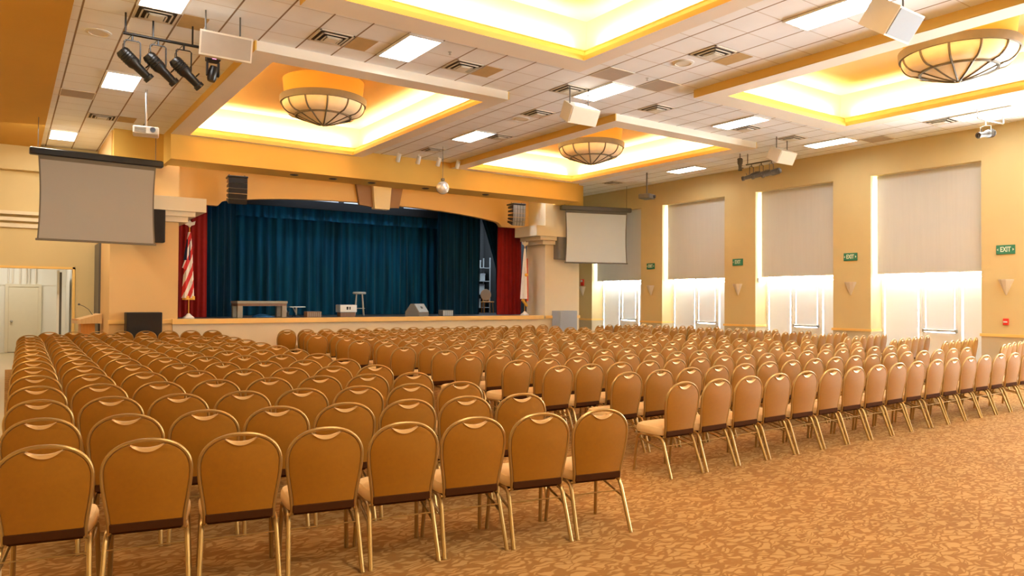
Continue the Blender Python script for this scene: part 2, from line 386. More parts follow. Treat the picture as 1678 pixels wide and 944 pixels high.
struct('wall_right_wainscot', gw, 'wall_grey'); struct('trim_rail_right', rl, 'trim'); struct('baseboard_right', bs, 'wall_grey')
struct('wall_back', MB().box(BX, WX, BY - .2, BY, 0, H + .1), 'wall')
struct('wall_left', MB().box(BX - .2, BX, BY - .2, 27.2, 0, H + .1), 'wall')
# alcove left of the stage: back wall with an open doorway, bulkhead and three thin cornice lines
am = MB().box(BX, 1.53, 23.4, 23.6, 2.5, H + .05).box(1.53, 2.07, 23.4, 23.6, 0, H + .05)
struct('wall_alcove', am, 'wall')
struct('trim_bulkhead', MB().box(BX, 2.07, 23.2, 23.4, 5.06, 5.7), 'wall')
t = MB()
for z0, z1, d in ((3.88, 3.97, .16), (3.71, 3.81, .11), (3.54, 3.65, .06)): t.box(BX, 2.07, 23.4 - d, 23.4, z0, z1)
struct('trim_cornice_left', t, 'wall_cream')
struct('trim_doorway', MB().box(1.50, 1.56, 23.36, 23.62, 0, 2.52).box(BX, 1.56, 23.36, 23.62, 2.46, 2.52), 'trim')
struct('wall_back_hall', MB().box(BX, 3.2, 26.8, 27.0, 2.05, 3.4).box(BX, 3.2, 26.82, 27.0, 0, 2.05).box(1.54, 1.62, 23.6, 26.8, 0, 3.4), 'white_wall')
struct('ceiling_back_hall', MB().box(BX, 3.2, 23.6, 27.0, 3.4, 3.5), 'white')
d1 = MB().box(.06, .82, 26.74, 26.80, .02, 2.0, .005).build('door_1', 'door'); d1['kind'] = 'structure'
fm = MB().box(-.02, .06, 26.72, 26.815, 0, 2.08).box(.82, .90, 26.72, 26.815, 0, 2.08).box(.06, .82, 26.72, 26.815, 2.0, 2.08)
fm.build('door_frame', 'door', d1)
MB().sphere((.14, 26.70, .95), .035, 10, 6).tube([(.14, 26.70, .95), (.14, 26.75, .95)], .015).build('door_handle', 'chrome', d1)
d2 = MB().box(1.24, 1.30, 24.3, 25.2, 0, 2.4).build('door_2', 'dark_grey'); d2['kind'] = 'structure'
MB().box(1.18, 1.24, 24.25, 24.33, 0, 2.45).build('door_frame', 'white', d2)
for k, x in enumerate((.02, .12, .3, .42, .52, .62, .78)):
    pass
pt = thing('wall_conduit', 'bundle of pale pipes running down the hall wall above the white door', 'pipes')
for x in (.05, .16, .34, .50, .58, .74):
    MB().tube([(x, 26.74, 2.12), (x, 26.74, 3.4)], .022).build('pipe', 'off_white', pt, True)
struct('door_3', MB().box(2.02, 2.075, 22.2, 23.35, .0, 3.15), 'dark_grey')
# stage-side piers, cornices and the proscenium
def both(fn, name, m, *a):
    mb = MB(); fn(mb, lambda x: x); struct(name + '_left', mb, m)
    mb = MB(); fn(mb, mir); struct(name + '_right', mb, m)
def pier(mb, X): mb.box(X(2.07), X(3.62), 20.2, 21.3, 0, H); mb.box(X(2.07), X(2.3), 21.3, 26.2, 0, H)
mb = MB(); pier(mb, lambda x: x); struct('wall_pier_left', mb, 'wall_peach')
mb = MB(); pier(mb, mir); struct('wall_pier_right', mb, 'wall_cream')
def cap(mb, X):
    mb.box(X(2.02), X(3.82), 20.08, 21.2, 3.63, 3.77); mb.box(X(1.98), X(3.98), 20.0, 21.2, 3.77, 3.90)
    mb.box(X(1.95), X(4.22), 19.9, 21.2, 3.90, 4.25)
both(cap, 'trim_cornice_stage', 'wall_cream')
def wing(mb, X): mb.box(X(2.10), X(3.30), 19.95, 20.2, 5.04, H)
both(wing, 'wall_wing', 'wall_orange')
def prail(mb, X):
    mb.box(X(2.05), X(3.62), 20.15, 20.2, 1.04, 1.14); mb.box(X(2.05), X(3.62), 20.17, 20.2, 0, .14)
both(prail, 'trim_pier', 'trim')
struct('wall_header', MB().box(3.2, 15.98, 18.98, 20.0, 5.04, H + .05), 'wall_orange')
struct('wall_header_top', MB().box(2.09, mir(2.09), 20.21, 21.39, 5.55, H + .1), 'wall_peach')
arch = [(3.6, 4.26), (4.80, 4.26), (4.90, 4.38), (5.0, 4.42), (5.35, 4.47), (5.9, 4.535), (6.5, 4.59), (7.2, 4.635), (8.2, 4.675), (9.55, 4.70)]
arch = arch + [(mir(x), z) for x, z in arch[-2::-1]]
aw = MB()
for y in (21.2, 21.4):
    b = len(aw.v); aw.v += [(x, y, z) for x, z in arch] + [(x, y, 5.6) for x, z in arch]; n = len(arch)
    aw.f += [(b + i, b + i + 1, b + n + i + 1, b + n + i) for i in range(n - 1)]
n = len(arch); aw.f += [(i, i + 1, 2 * n + i + 1, 2 * n + i) for i in range(n - 1)]
struct('wall_arch', aw, 'wall_peach')
# keystone and its two brown side panels
struct('trim_keystone', MB().prism([(9.38, 4.50), (9.88, 4.50), (9.97, 5.55), (9.29, 5.55)], 20.95, 21.2), 'wall_cream')
struct('trim_keystone_panel', MB().prism([(8.93, 4.60), (9.38, 4.56), (9.29, 5.55), (8.76, 5.55)], 21.08, 21.2), 'brown_panel')
struct('trim_keystone_panel_far', MB().prism([(9.88, 4.56), (10.27, 4.60), (10.46, 5.55), (9.97, 5.55)], 21.08, 21.2), 'brown_panel')
# stage platform and stage house
struct('floor_stage', MB().box(2.3, mir(2.3), 20.25, 26.2, 1.04, 1.14), 'stage_floor')
struct('wall_stage_front', MB().box(3.5, 15.5, 20.17, 20.27, 0, 1.02), 'wall_cream')
struct('trim_stage_nosing', MB().box(3.48, 15.35, 20.08, 20.27, 1.02, 1.15), 'trim')
struct('wall_stage_back', MB().box(2.0, mir(2.0), 26.2, 26.3, 0, H).box(2.3, 2.35, 21.3, 26.2, 1.1, H).box(mir(2.35), mir(2.3), 21.3, 26.2, 1.1, H), 'stage_dark')
struct('ceiling_stage', MB().box(2.31, mir(2.31), 21.3, 26.3, H - .006, H + .1), 'stage_dark')
struct('wall_alcove_right', MB().box(mir(2.07), WX, 23.4, 23.5, 0, H + .05), 'wall_cream')

# ------------------------------------------------------------------ window bays
VISB = ['second', 'third', 'fourth', 'farthest']
for i, (y0, y1) in enumerate(BAYS):
    X = WX + WD - .05
    w = MB(); da, db = y0 + .74, y0 + 1.62
    for y in (y0, da - .07, db, y1 - .07): w.box(X, X + .09, y, y + .07, 0, 5.02)
    for a, b in ((y0 + .07, da - .07), (da, db), (db + .07, y1 - .07)):
        for z in (2.33, 4.94): w.box(X + .002, X + .088, a, b, z, z + .08)
    w.box(X + .002, X + .088, y0 + .07, da - .07, 0, .1); w.box(X + .002, X + .088, db + .07, y1 - .07, 0, .1)
    fr = struct('window_%d' % (i + 1), w, 'alu')
    for a, b, z0, z1 in ((y0 + .07, da - .07, .1, 2.33), (db + .07, y1 - .06, .1, 2.33), (y0 + .07, da - .07, 2.41, 4.94), (da, db, 2.41, 4.94), (db + .07, y1 - .06, 2.41, 4.94)):
        MB().box(X + .05, X + .06, a, b, z0, z1).build('pane', 'frost', fr)
        if z1 < 2.4 and i > 1: MB().box(X + .015, X + .02, a + .03, b - .03, z0 + .02, z1 - .03).build('shade', 'shade', fr)
    dw = MB().box(X + .005, X + .055, da + .005, da + .085, .02, 2.31).box(X + .005, X + .055, db - .085, db - .005, .02, 2.31)
    [dw.box(X + .007, X + .053, da + .085, db - .085, za, zb) for za, zb in ((2.22, 2.31), (.02, .14), (.84, .92))]
    dd = struct('door_%d' % (i + 4), dw, 'alu')
    MB().box(X + .035, X + .045, da + .08, db - .08, .92, 2.22).build('pane', 'frost', dd)
    if i > 1: MB().box(X + .012, X + .017, da + .10, db - .10, .95, 2.18).build('shade', 'shade', dd)
    MB().box(X + .015, X + .045, da + .08, db - .08, .14, .84).build('lower_panel', 'alu', dd)
    MB().box(X - .06, X + .005, da + .02, da + .08, .93, 1.01, .006).box(X - .06, X + .005, db - .08, db - .02, .93, 1.01, .006).box(X - .055, X - .02, da + .06, db - .06, .945, .995, .006).build('panic_bar', 'chrome', dd)
    if i < 3: continue
    lab = {1: 'beige roller blind drawn halfway in the nearest and largest looking window bay',
           2: 'beige roller blind in the window bay just left of the nearest one',
           3: 'beige roller blind in the third bay, just right of the hanging ceiling projector',
           4: 'beige roller blind in the farthest bay, partly hidden by the white projection screen'}[i - 2]
    bl = thing('roller_blind', lab, 'blind', (WX + .2, (y0 + y1) / 2, 2.42), 0, 'roller blinds in the window bays')
    hw = (y1 - y0) / 2
    MB().box(-.004, .004, -hw + .015, hw - .075, .03, 2.598).build('blind_cloth', 'blind', bl)
    MB().box(-.012, .012, -hw + .015, hw - .075, 0, .03, .004).build('hem_bar', 'off_white', bl)
    MB().tube([(0.036, -hw + .005, 2.55), (0.036, hw - .06, 2.55)], .034, 12).build('roller', 'off_white', bl, True)
sw = thing('sensor_box', 'small white box on the window reveal below the blind of second nearest bay', 'box', (WX + .14, 13.93, 2.33))
MB().box(-.05, .05, -.05, 0, -.06, .06, .008).build('housing', 'white', sw); MB().box(-.025, .025, -.056, -.05, -.03, .03).build('cover', 'off_white', sw)

# ------------------------------------------------------------------ chairs
def chair_parts():
    def ytilt(z): return -.19 - (z - .45) * .135
    def halfw(z, s=0.0):
        zc, top = .715, .91 - s
        if z >= zc: return (.2365 - s) * max(0.0, 1 - ((z - zc) / (top - zc)) ** 2.25) ** (1 / 2.25)
        u = (z - .38) / (zc - .38); return .200 - s + .0365 * (u * u * (3 - 2 * u))
    def outline(s=0.0, z0=.38, m=15, dip=False):
        zc, top = .715, .91 - s; R = []
        for k in range(6): z = z0 + (zc - z0) * k / 6; R.append((halfw(z, s), z))
        for k in range(m + 1):
            a = PI / 2 * k / m; x = (.2365 - s) * math.cos(a) ** (2 / 2.25) if k < m else 0.0; z = zc + (top - zc) * math.sin(a) ** (2 / 2.25)
            if dip and x < .088: z = min(z, .872 - .024 * (1 - (x / .088) ** 2))
            R.append((x, z))
        return R + [(-x, z) for x, z in R[-2::-1]]
    P = {}
    fr = outline(0.010)
    P['back_frame'] = (MB().tube([(.199, -.165, .372)] + [(x, ytilt(z), z) for x, z in fr] + [(-.199, -.165, .372)], .0115, 8), 'gold', True)
    def ring(s, dy): return [(x, ytilt(z) + dy, z) for x, z in outline(s, .428, 15, True)]
    P['backrest'] = (MB().rings([ring(.030, -.012), ring(.021, -.008), ring(.020, .012), ring(.026, .024), ring(.06, .034)], True, True), 'back_fabric', True)
    xs = [-.086 + .172 * k / 12 for k in range(13)]
    lo = [(x, .874 - .040 * (1 - (x / .086) ** 2)) for x in xs]; hi = [(x, .876 - .020 * (1 - (x / .086) ** 2)) for x in xs]
    rs = []
    for (x, zl), (_, zh) in zip(lo, hi): rs.append([(x, ytilt(zl) - .018, zl), (x, ytilt(zh) - .012, zh), (x, ytilt(zh) + .016, zh), (x, ytilt(zl) + .012, zl)])
    P['handle_grip'] = (MB().rings(rs, True, True), 'grip', True)
    def seat_ring(i, z, n=28):
        r = []
        for k in range(n):
            a = 2 * PI * k / n; c, s_ = math.cos(a), math.sin(a)
            x = math.copysign(abs(c) ** .45, c); y = math.copysign(abs(s_) ** .45, s_)
            w = .222 + .010 * y - i
            r.append((x * w, .025 + y * (.205 - i), z + .006 * (y if z > .43 else 0)))
        return r
    P['seat'] = (MB().rings([seat_ring(.03, .378), seat_ring(.006, .386), seat_ring(0, .41), seat_ring(.001, .435), seat_ring(.012, .458), seat_ring(.04, .470), seat_ring(.11, .478)], True, True), 'seat_fabric', True)
    P['seat_pan'] = (MB().box(-.18, .18, -.16, .2, .362, .380, .006).box(-.188, .188, -.205, -.165, .384, .434, .005), 'under', False)
    def rear(s): return MB().tube([(s * .200, -.05, .370), (s * .204, -.115, .370), (s * .207, -.155, .356), (s * .209, -.178, .318), (s * .222, -.292, 0.0)], .0145, 8)
    def front(s): return MB().tube([(s * .200, .05, .370), (s * .204, .125, .370), (s * .207, .163, .356), (s * .209, .180, .318), (s * .220, .210, 0.0)], .0145, 8)
    P['leg'] = [(rear(1), 'gold', True), (rear(-1), 'gold', True), (front(1), 'gold', True), (front(-1), 'gold', True)]
    P['side_brace'] = []
    for s in (1, -1):
        sr = MB(); P['side_brace'].append((sr, 'gold', True))
        sr.tube([(s * .205, .172, .330), (s * .207, -.205, .245)], .009, 6).tube([(s * .200, -.06, .370), (s * .200, .06, .370)], .0145, 6)
    P['cross_bar'] = (MB().tube([(-.210, -.19, .29), (.210, -.19, .29)], .0045, 6), 'gold', True)
    return P
CP = chair_parts()
def make_chair(full=True):
    r = bpy.data.objects.new('banquet_chair', None); COL.objects.link(r); r.empty_display_size = .1
    for k in ('backrest', 'back_frame', 'seat'):
        mb, m, sm = CP[k]; q = mb.build(k, m, r, sm)
        if k == 'back_frame': CP['handle_grip'][0].build('handle_grip', 'grip', q, True)
    if full:
        for k in ('seat_pan', 'cross_bar'):
            mb, m, sm = CP[k]; mb.build(k, m, r, sm)
        for mb, m, sm in CP['leg']: mb.build('leg', m, r, sm)
        for mb, m, sm in CP['side_brace']: mb.build('side_brace', m, r, sm)
    else:
        mb = MB()
        for b, _, _ in CP['leg']: mb.add(b.v, b.f)
        [mb.add(b.v, b.f) for b, _, _ in CP['side_brace']]; mb.build('leg_frame', 'gold', r, True)
        CP['seat_pan'][0].build('seat_pan', 'under', r)
    return r
ORD = ['first', 'second', 'third', 'fourth', 'fifth', 'sixth', 'seventh', 'eighth', 'ninth', 'tenth', 'eleventh', 'twelfth', 'thirteenth',
       'fourteenth', 'fifteenth', 'sixteenth', 'seventeenth', 'eighteenth']
TH = math.radians(10.9)
SPOT = []     # x, y of the back top, rotation, block, row, seat, row length
# left block: rows turned towards the stage centre
for k in range(14):
    x0, y0 = .18 + .018 * k, 4.61 + 1.03 * k
    n = 8 if k < 13 else 4
    for j in range(n):
        s = .492 + .0002 * k
        SPOT.append((x0 + j * s * math.cos(TH), y0 - j * s * math.sin(TH), -TH, 'left', k, j, n))
for j in range(8): SPOT.append((.80 + j * .488 * math.cos(TH), 19.36 - j * .488 * math.sin(TH) * .95, -TH, 'left', 14, j, 8))
# middle block: straight rows
MX = [5.43, 5.64, 5.44, 5.50, 5.38, 5.58, 5.40, 5.64, 5.53, 5.69, 5.51, 5.80, 5.49, 5.82]
MY = [4.85, 5.85, 6.82, 7.76, 8.75, 9.80, 10.85, 11.95, 12.98, 14.0, 15.2, 16.25, 17.2, 18.25]
for k in range(14):
    n = 17
    for j in range(n): SPOT.append((MX[k] + j * .5055, MY[k], 0.0, 'middle', k, j, n))
# right block: mirrored rows beside the windows
for k in range(2, 14):
    y0 = 3.86 + 1.03 * k
    for j in range(6): SPOT.append((15.42 + j * .488 * math.cos(TH), y0 + j * .488 * math.sin(TH), TH, 'right', k - 2, j, 6))
def depth(s): return s[0] * math.sin(YAW) + s[1] * math.cos(YAW)
SPOT.sort(key=depth)
NEAR, FULL = 300, 110
cf = make_chair(True); cl = make_chair(False); used = {True: False, False: False}
def origin(x, y, r):                       # the seat centre lies in front of the back top
    d = .252; return (x - math.sin(r) * d, y + math.cos(r) * d, 0)
for i, (x, y, r, blk, row, seat, n) in enumerate(SPOT[:NEAR]):
    full = i < FULL; src = cf if full else cl
    if used[full]: o = copy_tree(src)
    else: o = src; used[full] = True
    jr = r + random.uniform(-.010, .010)
    o.location = origin(x + random.uniform(-.003, .003), y + random.uniform(-.008, .008), r); o.rotation_euler = (0, 0, jr)
    rown = ('nearest row' if row == 0 else ORD[row] + ' nearest row')
    if blk == 'right': rown = ('nearest visible row' if row == 0 else ORD[row] + ' nearest visible row')
    bn = {'left': 'left seating block', 'middle': 'middle seating block', 'right': 'right block by windows'}[blk]
    if seat == n - 1: pos = 'rightmost'
    elif seat == 0: pos = 'leftmost'
    else: pos = ORD[seat] + ' from left'
    col = 'gold framed chair'
    tag(o, '%s, %s in %s of %s' % (col, pos, rown, bn), 'chair', {'left': 'chairs of the left seating block', 'middle': 'chairs of the middle seating block', 'right': 'chairs of the right block by the windows'}[blk])
# the far remainder as one object
allm = [('backrest', 0), ('back_frame', 1), ('handle_grip', 2), ('seat', 3)]
V = []; Fc = []; MI = []
def emit(mb, mi, mx):
    b = len(V); V.extend(tuple(mx @ Vector(p)) for p in mb.v); Fc.extend(tuple(b + q for q in f) for f in mb.f); MI.extend([mi] * len(mb.f))
for (x, y, r, blk, row, seat, n) in SPOT[NEAR:]:
    mx = Matrix.Translation(origin(x, y, r)) @ Matrix.Rotation(r, 4, 'Z')
    for k, mi in allm: emit(CP[k][0], mi, mx)
    for mb, _, _ in CP['leg'] + CP['side_brace']: emit(mb, 1, mx)
if V:
    me = bpy.data.meshes.new('distant_chairs'); me.from_pydata(V, [], Fc)
    for k in ('back_fabric', 'gold', 'grip', 'seat_fabric'): me.materials.append(M[k])
    me.polygons.foreach_set('material_index', MI); me.polygons.foreach_set('use_smooth', [True] * len(MI)); me.update()
    import bmesh
    bm = bmesh.new(); bm.from_mesh(me); bmesh.ops.recalc_face_normals(bm, faces=bm.faces); bm.to_mesh(me); bm.free()
    o = bpy.data.objects.new('banquet_chair_mass', me); COL.objects.link(o)
    tag(o, 'far rows of gold framed tan chairs massed before the stage and windows', 'chairs', None, 'stuff')

# ------------------------------------------------------------------ ceiling fittings
def cell(i, j): return GX + PX * i, GY + PY * j
LBL = {(-3, 0): 'white ceiling light at the upper left edge of the photo, above the black spotlights',
       (-3, 8): 'white ceiling light just behind the black spotlights on the bar',
       (-4, 18): 'small far white ceiling light above the left projection screen',
       (3, 0): 'white ceiling light between the two left coffers, beside a square vent',
       (10, 0): 'white ceiling light in the central strip, beside the middle hanging speaker',
       (10, 8): 'far white ceiling light in the central strip near the mirror ball',
       (10, -8): 'nearest white ceiling light at top right, beside the tilted hanging speaker',
       (17, 0): 'white ceiling light between the two right coffers with bowl lamps',
       (23, 0): 'white ceiling light beside the window wall, right of the spotlight cluster',
       (23, 8): 'far white ceiling light near the window wall and hanging projector',
       (23, -6): 'white ceiling light cut by the right edge of the photo, near lone spotlight'}
tf = None
for (i, j), lab in LBL.items():
    x, y = cell(i, j)
    if tf is None:
        tf = thing('ceiling_light', lab, 'ceiling light', (0, 0, H))
        hx, hy = PX / 2, PY
        fr = MB()
        for a, b, c, d in ((-hx, -hx + .03, -hy, hy), (hx - .03, hx, -hy, hy), (-hx, hx, -hy, -hy + .03), (-hx, hx, hy - .03, hy)): fr.box(a, b, c, d, -.03, .0)
        fr.build('frame', 'white', tf)
        MB().box(-hx + .03, hx - .03, -hy + .03, hy - .03, -.012, -.002).build('diffuser', 'diffuser', tf)
        lv = MB()
        for q in (-.09, .09): lv.prism([(q - .012, -.012), (q + .012, -.012), (q, -.045)], -hy + .03, hy - .03)
        lv.build('louver', 'white', tf)
        o = tf
    else: o = copy_tree(tf)
    o.location = (x + PX / 2, y + PY, H); tag(o, lab, 'ceiling light', 'recessed white ceiling lights')
VENTS = {(1, 1, 1): 'square ceiling vent with a brown stained tile beside the left coffer front',
         (5, 1, 1): 'square ceiling vent with stained tile, right of the long light between left coffers',
         (-3, 2, 1): 'square ceiling vent beside the light at the upper left corner',
         (9, 1, 1): 'square ceiling vent just above the middle hanging speaker',
         (10, -4, 1): 'square ceiling vent near the top, left of the right front coffer',
         (13, 1, 0): 'square ceiling vent left of the right coffers, below two grey tiles',
         (18, 1, 0): 'square ceiling vent just under the light between the right coffers',
         (21, 1, 0): 'square ceiling vent between the right spotlight cluster and the light',
         (10, 12, 0): 'far square ceiling vent behind the row of white track lights',
         (11, 8, 0): 'far square ceiling vent right of the light near the mirror ball',
         (10, 4, 0): 'square ceiling vent left of the middle hanging speaker',
         (23, -4, 0): 'square ceiling vent by the window wall, left of the lone spotlight',
         (23, 14, 0): 'farthest square ceiling vent, left of the right hanging projector',
         (-3, 14, 1): 'square ceiling vent above the left hanging projector'}
vf = None
for (i, j, st), lab in VENTS.items():
    x, y = cell(i, j)
    v = thing('ceiling_vent', lab, 'vent', (x + PX / 2, y + PY / 2, H), 0, 'square ceiling vents')
    h = PX / 2
    mbf = MB()
    for d, w, z in ((0, .03, -.012), (.075, .02, -.03), (.145, .02, -.045)):
        a = h - d - .02
        for q in ((-a, a, -a, -a + w), (-a, a, a - w, a), (-a, -a + w, -a, a), (a - w, a, -a, a)): mbf.box(q[0], q[1], q[2], q[3], z, z + .014)
    mbf.build('frame', 'off_white', v)
    MB().box(-.28, .28, -.28, .28, -.006, -.001).build('duct', 'vent_dark', v)
    MB().box(-.10, .10, -.10, .10, -.05, -.036, .005).build('centre_plate', 'off_white', v)
    if st:
        MB().box(h + .02, h + PX * .62, -.28, .28, -.004, -.0005).build('stain', 'stained', v)
for (i, j), lab in {(9, -1): 'grey square ceiling panel touching the corner of the big left coffer', (11, -1): 'grey square ceiling panel beside the light in the central strip',
                    (-4, 11): 'grey ceiling panel on the left, below the black spotlights', (24, -1): 'tan ceiling panel beside the window wall light'}.items():
    x, y = cell(i, j); g = thing('return_panel', lab, 'ceiling panel', (x + PX / 2, y + PY / 2, H), 0, 'grey return panels in the ceiling')
    MB().box(-.285, .285, -.285, .285, -.008, 0, .003).build('face', 'return', g)
    MB().box(-.30, .30, -.30, -.285, -.01, 0).box(-.30, .30, .285, .30, -.01, 0).box(-.30, -.285, -.285, .285, -.01, 0).box(.285, .30, -.285, .285, -.01, .004).build('rim', 'off_white', g)
for x, y, lab in ((9.56, 13.38, 'round white ceiling speaker left of the middle hanging speaker'), (9.54, 8.56, 'round white ceiling speaker beside the vent near the top'),
                  (1.12, 12.85, 'round ceiling speaker left of the black spotlights')):
    g = thing('ceiling_speaker', lab, 'speaker', (x, y, H), 0, 'round ceiling speakers')
    MB().lathe([(.17, 0), (.17, -.012), (.14, -.02), (.135, -.012), (.0001, -.012)], 28).build('grille', 'off_white', g, True)
    MB().lathe([(.185, 0), (.185, -.008), (.165, -.014), (.165, 0)], 28).build('rim', 'white', g, True)
for x, y, lab in ((5.99, 10.44, 'small sprinkler head below the tile beside the left light'), (9.66, 9.54, 'small sprinkler head between the two grey ceiling panels')):
    g = thing('sprinkler', lab, 'sprinkler', (x, y, H))
    MB().lathe([(.03, 0), (.03, -.006), (.009, -.008), (.009, -.04), (.0001, -.04)], 12).build('stem', 'chrome', g, True)
    MB().lathe([(.0001, -.046), (.022, -.046), (.022, -.043), (.0001, -.043)], 12).build('deflector', 'chrome', g, True)

# bowl chandeliers
def chandelier(x, y, lab):
    c = thing('bowl_chandelier', lab, 'chandelier', (x, y, 5.51), 0, 'bowl chandeliers in the ceiling coffers')
    R, r2, zr, z2 = .90, .58, .46, .185
    def prof(z):
        if z >= z2:
            u = (zr - z) / (zr - z2); return r2 + (R - .02 - r2) * math.sqrt(max(0, 1 - u * u)) if u < 1 else r2
        u = z / z2; return .02 + (r2 - .02) * u ** .75
    g1 = MB().lathe([(prof(z2 + (zr - z2) * k / 8), z2 + (zr - z2) * k / 8) for k in range(9)], 48).build('upper_bowl', 'glass_amber', c, True)
    g2 = MB().lathe([(prof(z2 * k / 7) if k else .015, z2 * k / 7) for k in range(8)], 48).build('lower_bowl', 'glass_amber', c, True)
    MB().lathe([(R - .03, .43), (R + .015, .43), (R + .03, .50), (R + .03, .57), (R - .02, .57), (R - .02, .50), (R - .03, .45)], 48).build('rim_band', 'bronze', c, True)
    MB().lathe([(r2 - .02, .165), (r2 + .02, .16), (r2 + .035, .19), (r2 + .015, .215), (r2 - .02, .205), (r2 - .02, .165)], 48).build('ring', 'bronze', c, True)
    for k in range(12):
        a = 2 * PI * (k + .5) / 12
        pts = [(math.cos(a) * (prof(z) + .004), math.sin(a) * (prof(z) + .004), z) for z in [zr - (zr - z2) * q / 8 for q in range(9)]]
        MB().tube(pts, .019, 6).build('rib', 'bronze', g1, True)
        pts = [(math.cos(a) * (prof(z) + .004), math.sin(a) * (prof(z) + .004), z) for z in [z2 * (1 - q / 7) + .006 for q in range(8)]]
        MB().tube(pts, .017, 6).build('rib', 'bronze', g2, True)
    MB().lathe([(.0001, -.035), (.018, -.025), (.022, -.01), (.05, .008), (.05, .02), (.0001, .03)], 16).build('finial', 'bronze', g2, True)
    MB().lathe([(R - .07, .56), (R - .03, ZT - 5.51)], 48).build('collar', 'ceil_ochre', c, True)
chandelier(5.68, 15.45, 'bowl chandelier with bronze ribs in the left coffer before the stage')
chandelier(13.45, 15.45, 'smallest bowl chandelier, in the far coffer above the right projection screen')
chandelier(13.45, 5.85, 'largest bowl chandelier, cut by the right edge of the photo')

# hanging white box speakers
def hang_speaker(loc, rz, tilt, w, h, d, lab, gm='grille_tan'):
    s = thing('hanging_speaker', lab, 'speaker', loc, rz, 'white speakers hung from the ceiling')
    rx = Matrix.Rotation(tilt, 4, 'X')
    MB().prism([(-w / 2, -d / 2), (w / 2, -d / 2), (w * .36, d / 2), (-w * .36, d / 2)], -h / 2, h / 2, 'z').xf(rx).build('cabinet', 'off_white', s)
    cab = s.children[0]
    MB().box(-w / 2 + .025, w / 2 - .025, -d / 2 - .012, -d / 2 - .001, -h / 2 + .025, h / 2 - .025).xf(rx).build('grille', gm, cab)
    for q in (-1, 1):
        p = rx @ Vector((q * w * .33, d * .1, h / 2 - .005))
        MB().tube([p, (p.x, p.y, H - loc[2] + .02)], .012, 6).build('hanger', 'dark_grey', s, True)
hang_speaker((2.52, 10.95, 5.32), 0, math.radians(14), .72, .34, .42, 'wide white hanging speaker beside the black spotlight bar')
hang_speaker((9.02, 10.75, 5.30), math.radians(-2), math.radians(28), .68, .32, .44, 'white hanging speaker in the middle of the ceiling', 'off_white')
hang_speaker((9.52, 4.98, 5.42), 0, math.radians(36), .62, .38, .48, 'large tilted white hanging speaker at the top right of the photo', 'grille_grey')
hang_speaker((15.95, 11.1, 5.36), 0, math.radians(28), .66, .32, .42, 'white hanging speaker above the right spotlight cluster', 'off_white')

# ceiling projectors
def projector(x, y, ztop, rz, lab, white):
    p = thing('projector', lab, 'projector', (x, y, ztop), rz)
    MB().box(-.23, .23, -.19, .19, -.17, -.02, .015).build('body', 'off_white' if white else 'dark_grey', p)
    MB().tube([(.12, -.19, -.09), (.12, -.24, -.09)], .05, 14).build('lens', 'lens', p, True)
    sl = MB()
    for k in range(5): sl.box(-.20, .0, -.196, -.188, -.15 + k * .022, -.14 + k * .022)
    sl.build('louver', 'dark_grey', p.children[0])
    MB().box(-.10, .10, -.10, .10, -.02, 0).build('mount_plate', 'chrome', p)
    MB().tube([(0, 0, -.005), (0, 0, H - ztop)], .022, 10).build('pole', 'chrome' if white else 'dark_grey', p, True)
projector(2.22, 15.85, 5.06, math.radians(-8), 'silver ceiling projector on a pole above the left projection screen', True)
projector(16.87, 16.66, 5.12, math.radians(20), 'dark ceiling projector on a pole above the right projection screen', False)

# projection screens
def pscreen(x, y, rz, lab, wd, housing, cloth, edge, tz, bz):
    s = thing('projection_screen', lab, 'screen', (x, y, bz), rz, 'projection screens beside the stage')
    h = tz - bz; w = wd / 2
    MB().box(-w - .16, w + .16, -.06, .14, h - .13, h + .03, .02).build('housing', housing, s)
    n = 12
    def side(q): return [(q * (w - .035 * math.sin(PI * k / n)), 0, .04 + (h - .17) * k / n) for k in range(n + 1)]
    L_, R_ = side(-1), side(1)
    vs = L_ + R_; fs = [(k, n + 1 + k, n + 2 + k, k + 1) for k in range(n)]
    MB().add(vs, fs).add([(a, .006, c) for a, b, c in vs], fs).build('screen_cloth', cloth, s)
    for q, sd in ((-1, L_), (1, R_)):
        e = MB(); rs = []
        for (a, b, c), k in zip(sd, range(n + 1)): rs.append([(a - .03 * q, -.004, c), (a, -.004, c), (a, .010, c), (a - .03 * q, .010, c)])
        e.rings(rs, True, True).build('side_border', edge, s)
    MB().box(-w + .02, w - .02, -.004, .010, h - .22, h - .12).build('top_border', edge, s)
    MB().box(-w - .03, w + .03, -.018, .02, 0, .05, .008).build('weight_bar', edge, s)
    for q in (-1, 1): MB().tube([(q * w, .04, h), (q * w, .04, (5.69 if x + q * w < .7 else H - .002) - bz)], .008, 6).build('cable', 'dark_grey', s, True)
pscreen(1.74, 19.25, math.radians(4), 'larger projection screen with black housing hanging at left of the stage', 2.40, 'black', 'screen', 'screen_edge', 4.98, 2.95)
M['screen_daylit'] = mat('daylit_screen_cloth', (.66, .75, .86), .8, noise=.015, nscale=1.0)  # right screen cloth paler and bluer, daylight put into the colour
pscreen(17.2, 19.45, math.radians(-17), 'smaller pale projection screen with grey housing hanging at right of the stage', 2.40, 'dark_grey', 'screen_daylit', 'dark_grey', 4.98, 2.98)

# mirror ball
b = thing('mirror_ball', 'silver mirror ball hanging on a rod before the stage header', 'mirror ball', (9.60, 17.07, 4.69))
MB().sphere((0, 0, 0), .175, 26, 16).build('ball', 'mirror', b)
MB().tube([(0, 0, .17), (0, 0, H - 4.69)], .008, 6).build('rod', 'dark_grey', b, True)
MB().lathe([(.0001, .25), (.05, .25), (.05, .19), (.0001, .18)], 14).build('motor', 'bronze', b, True)

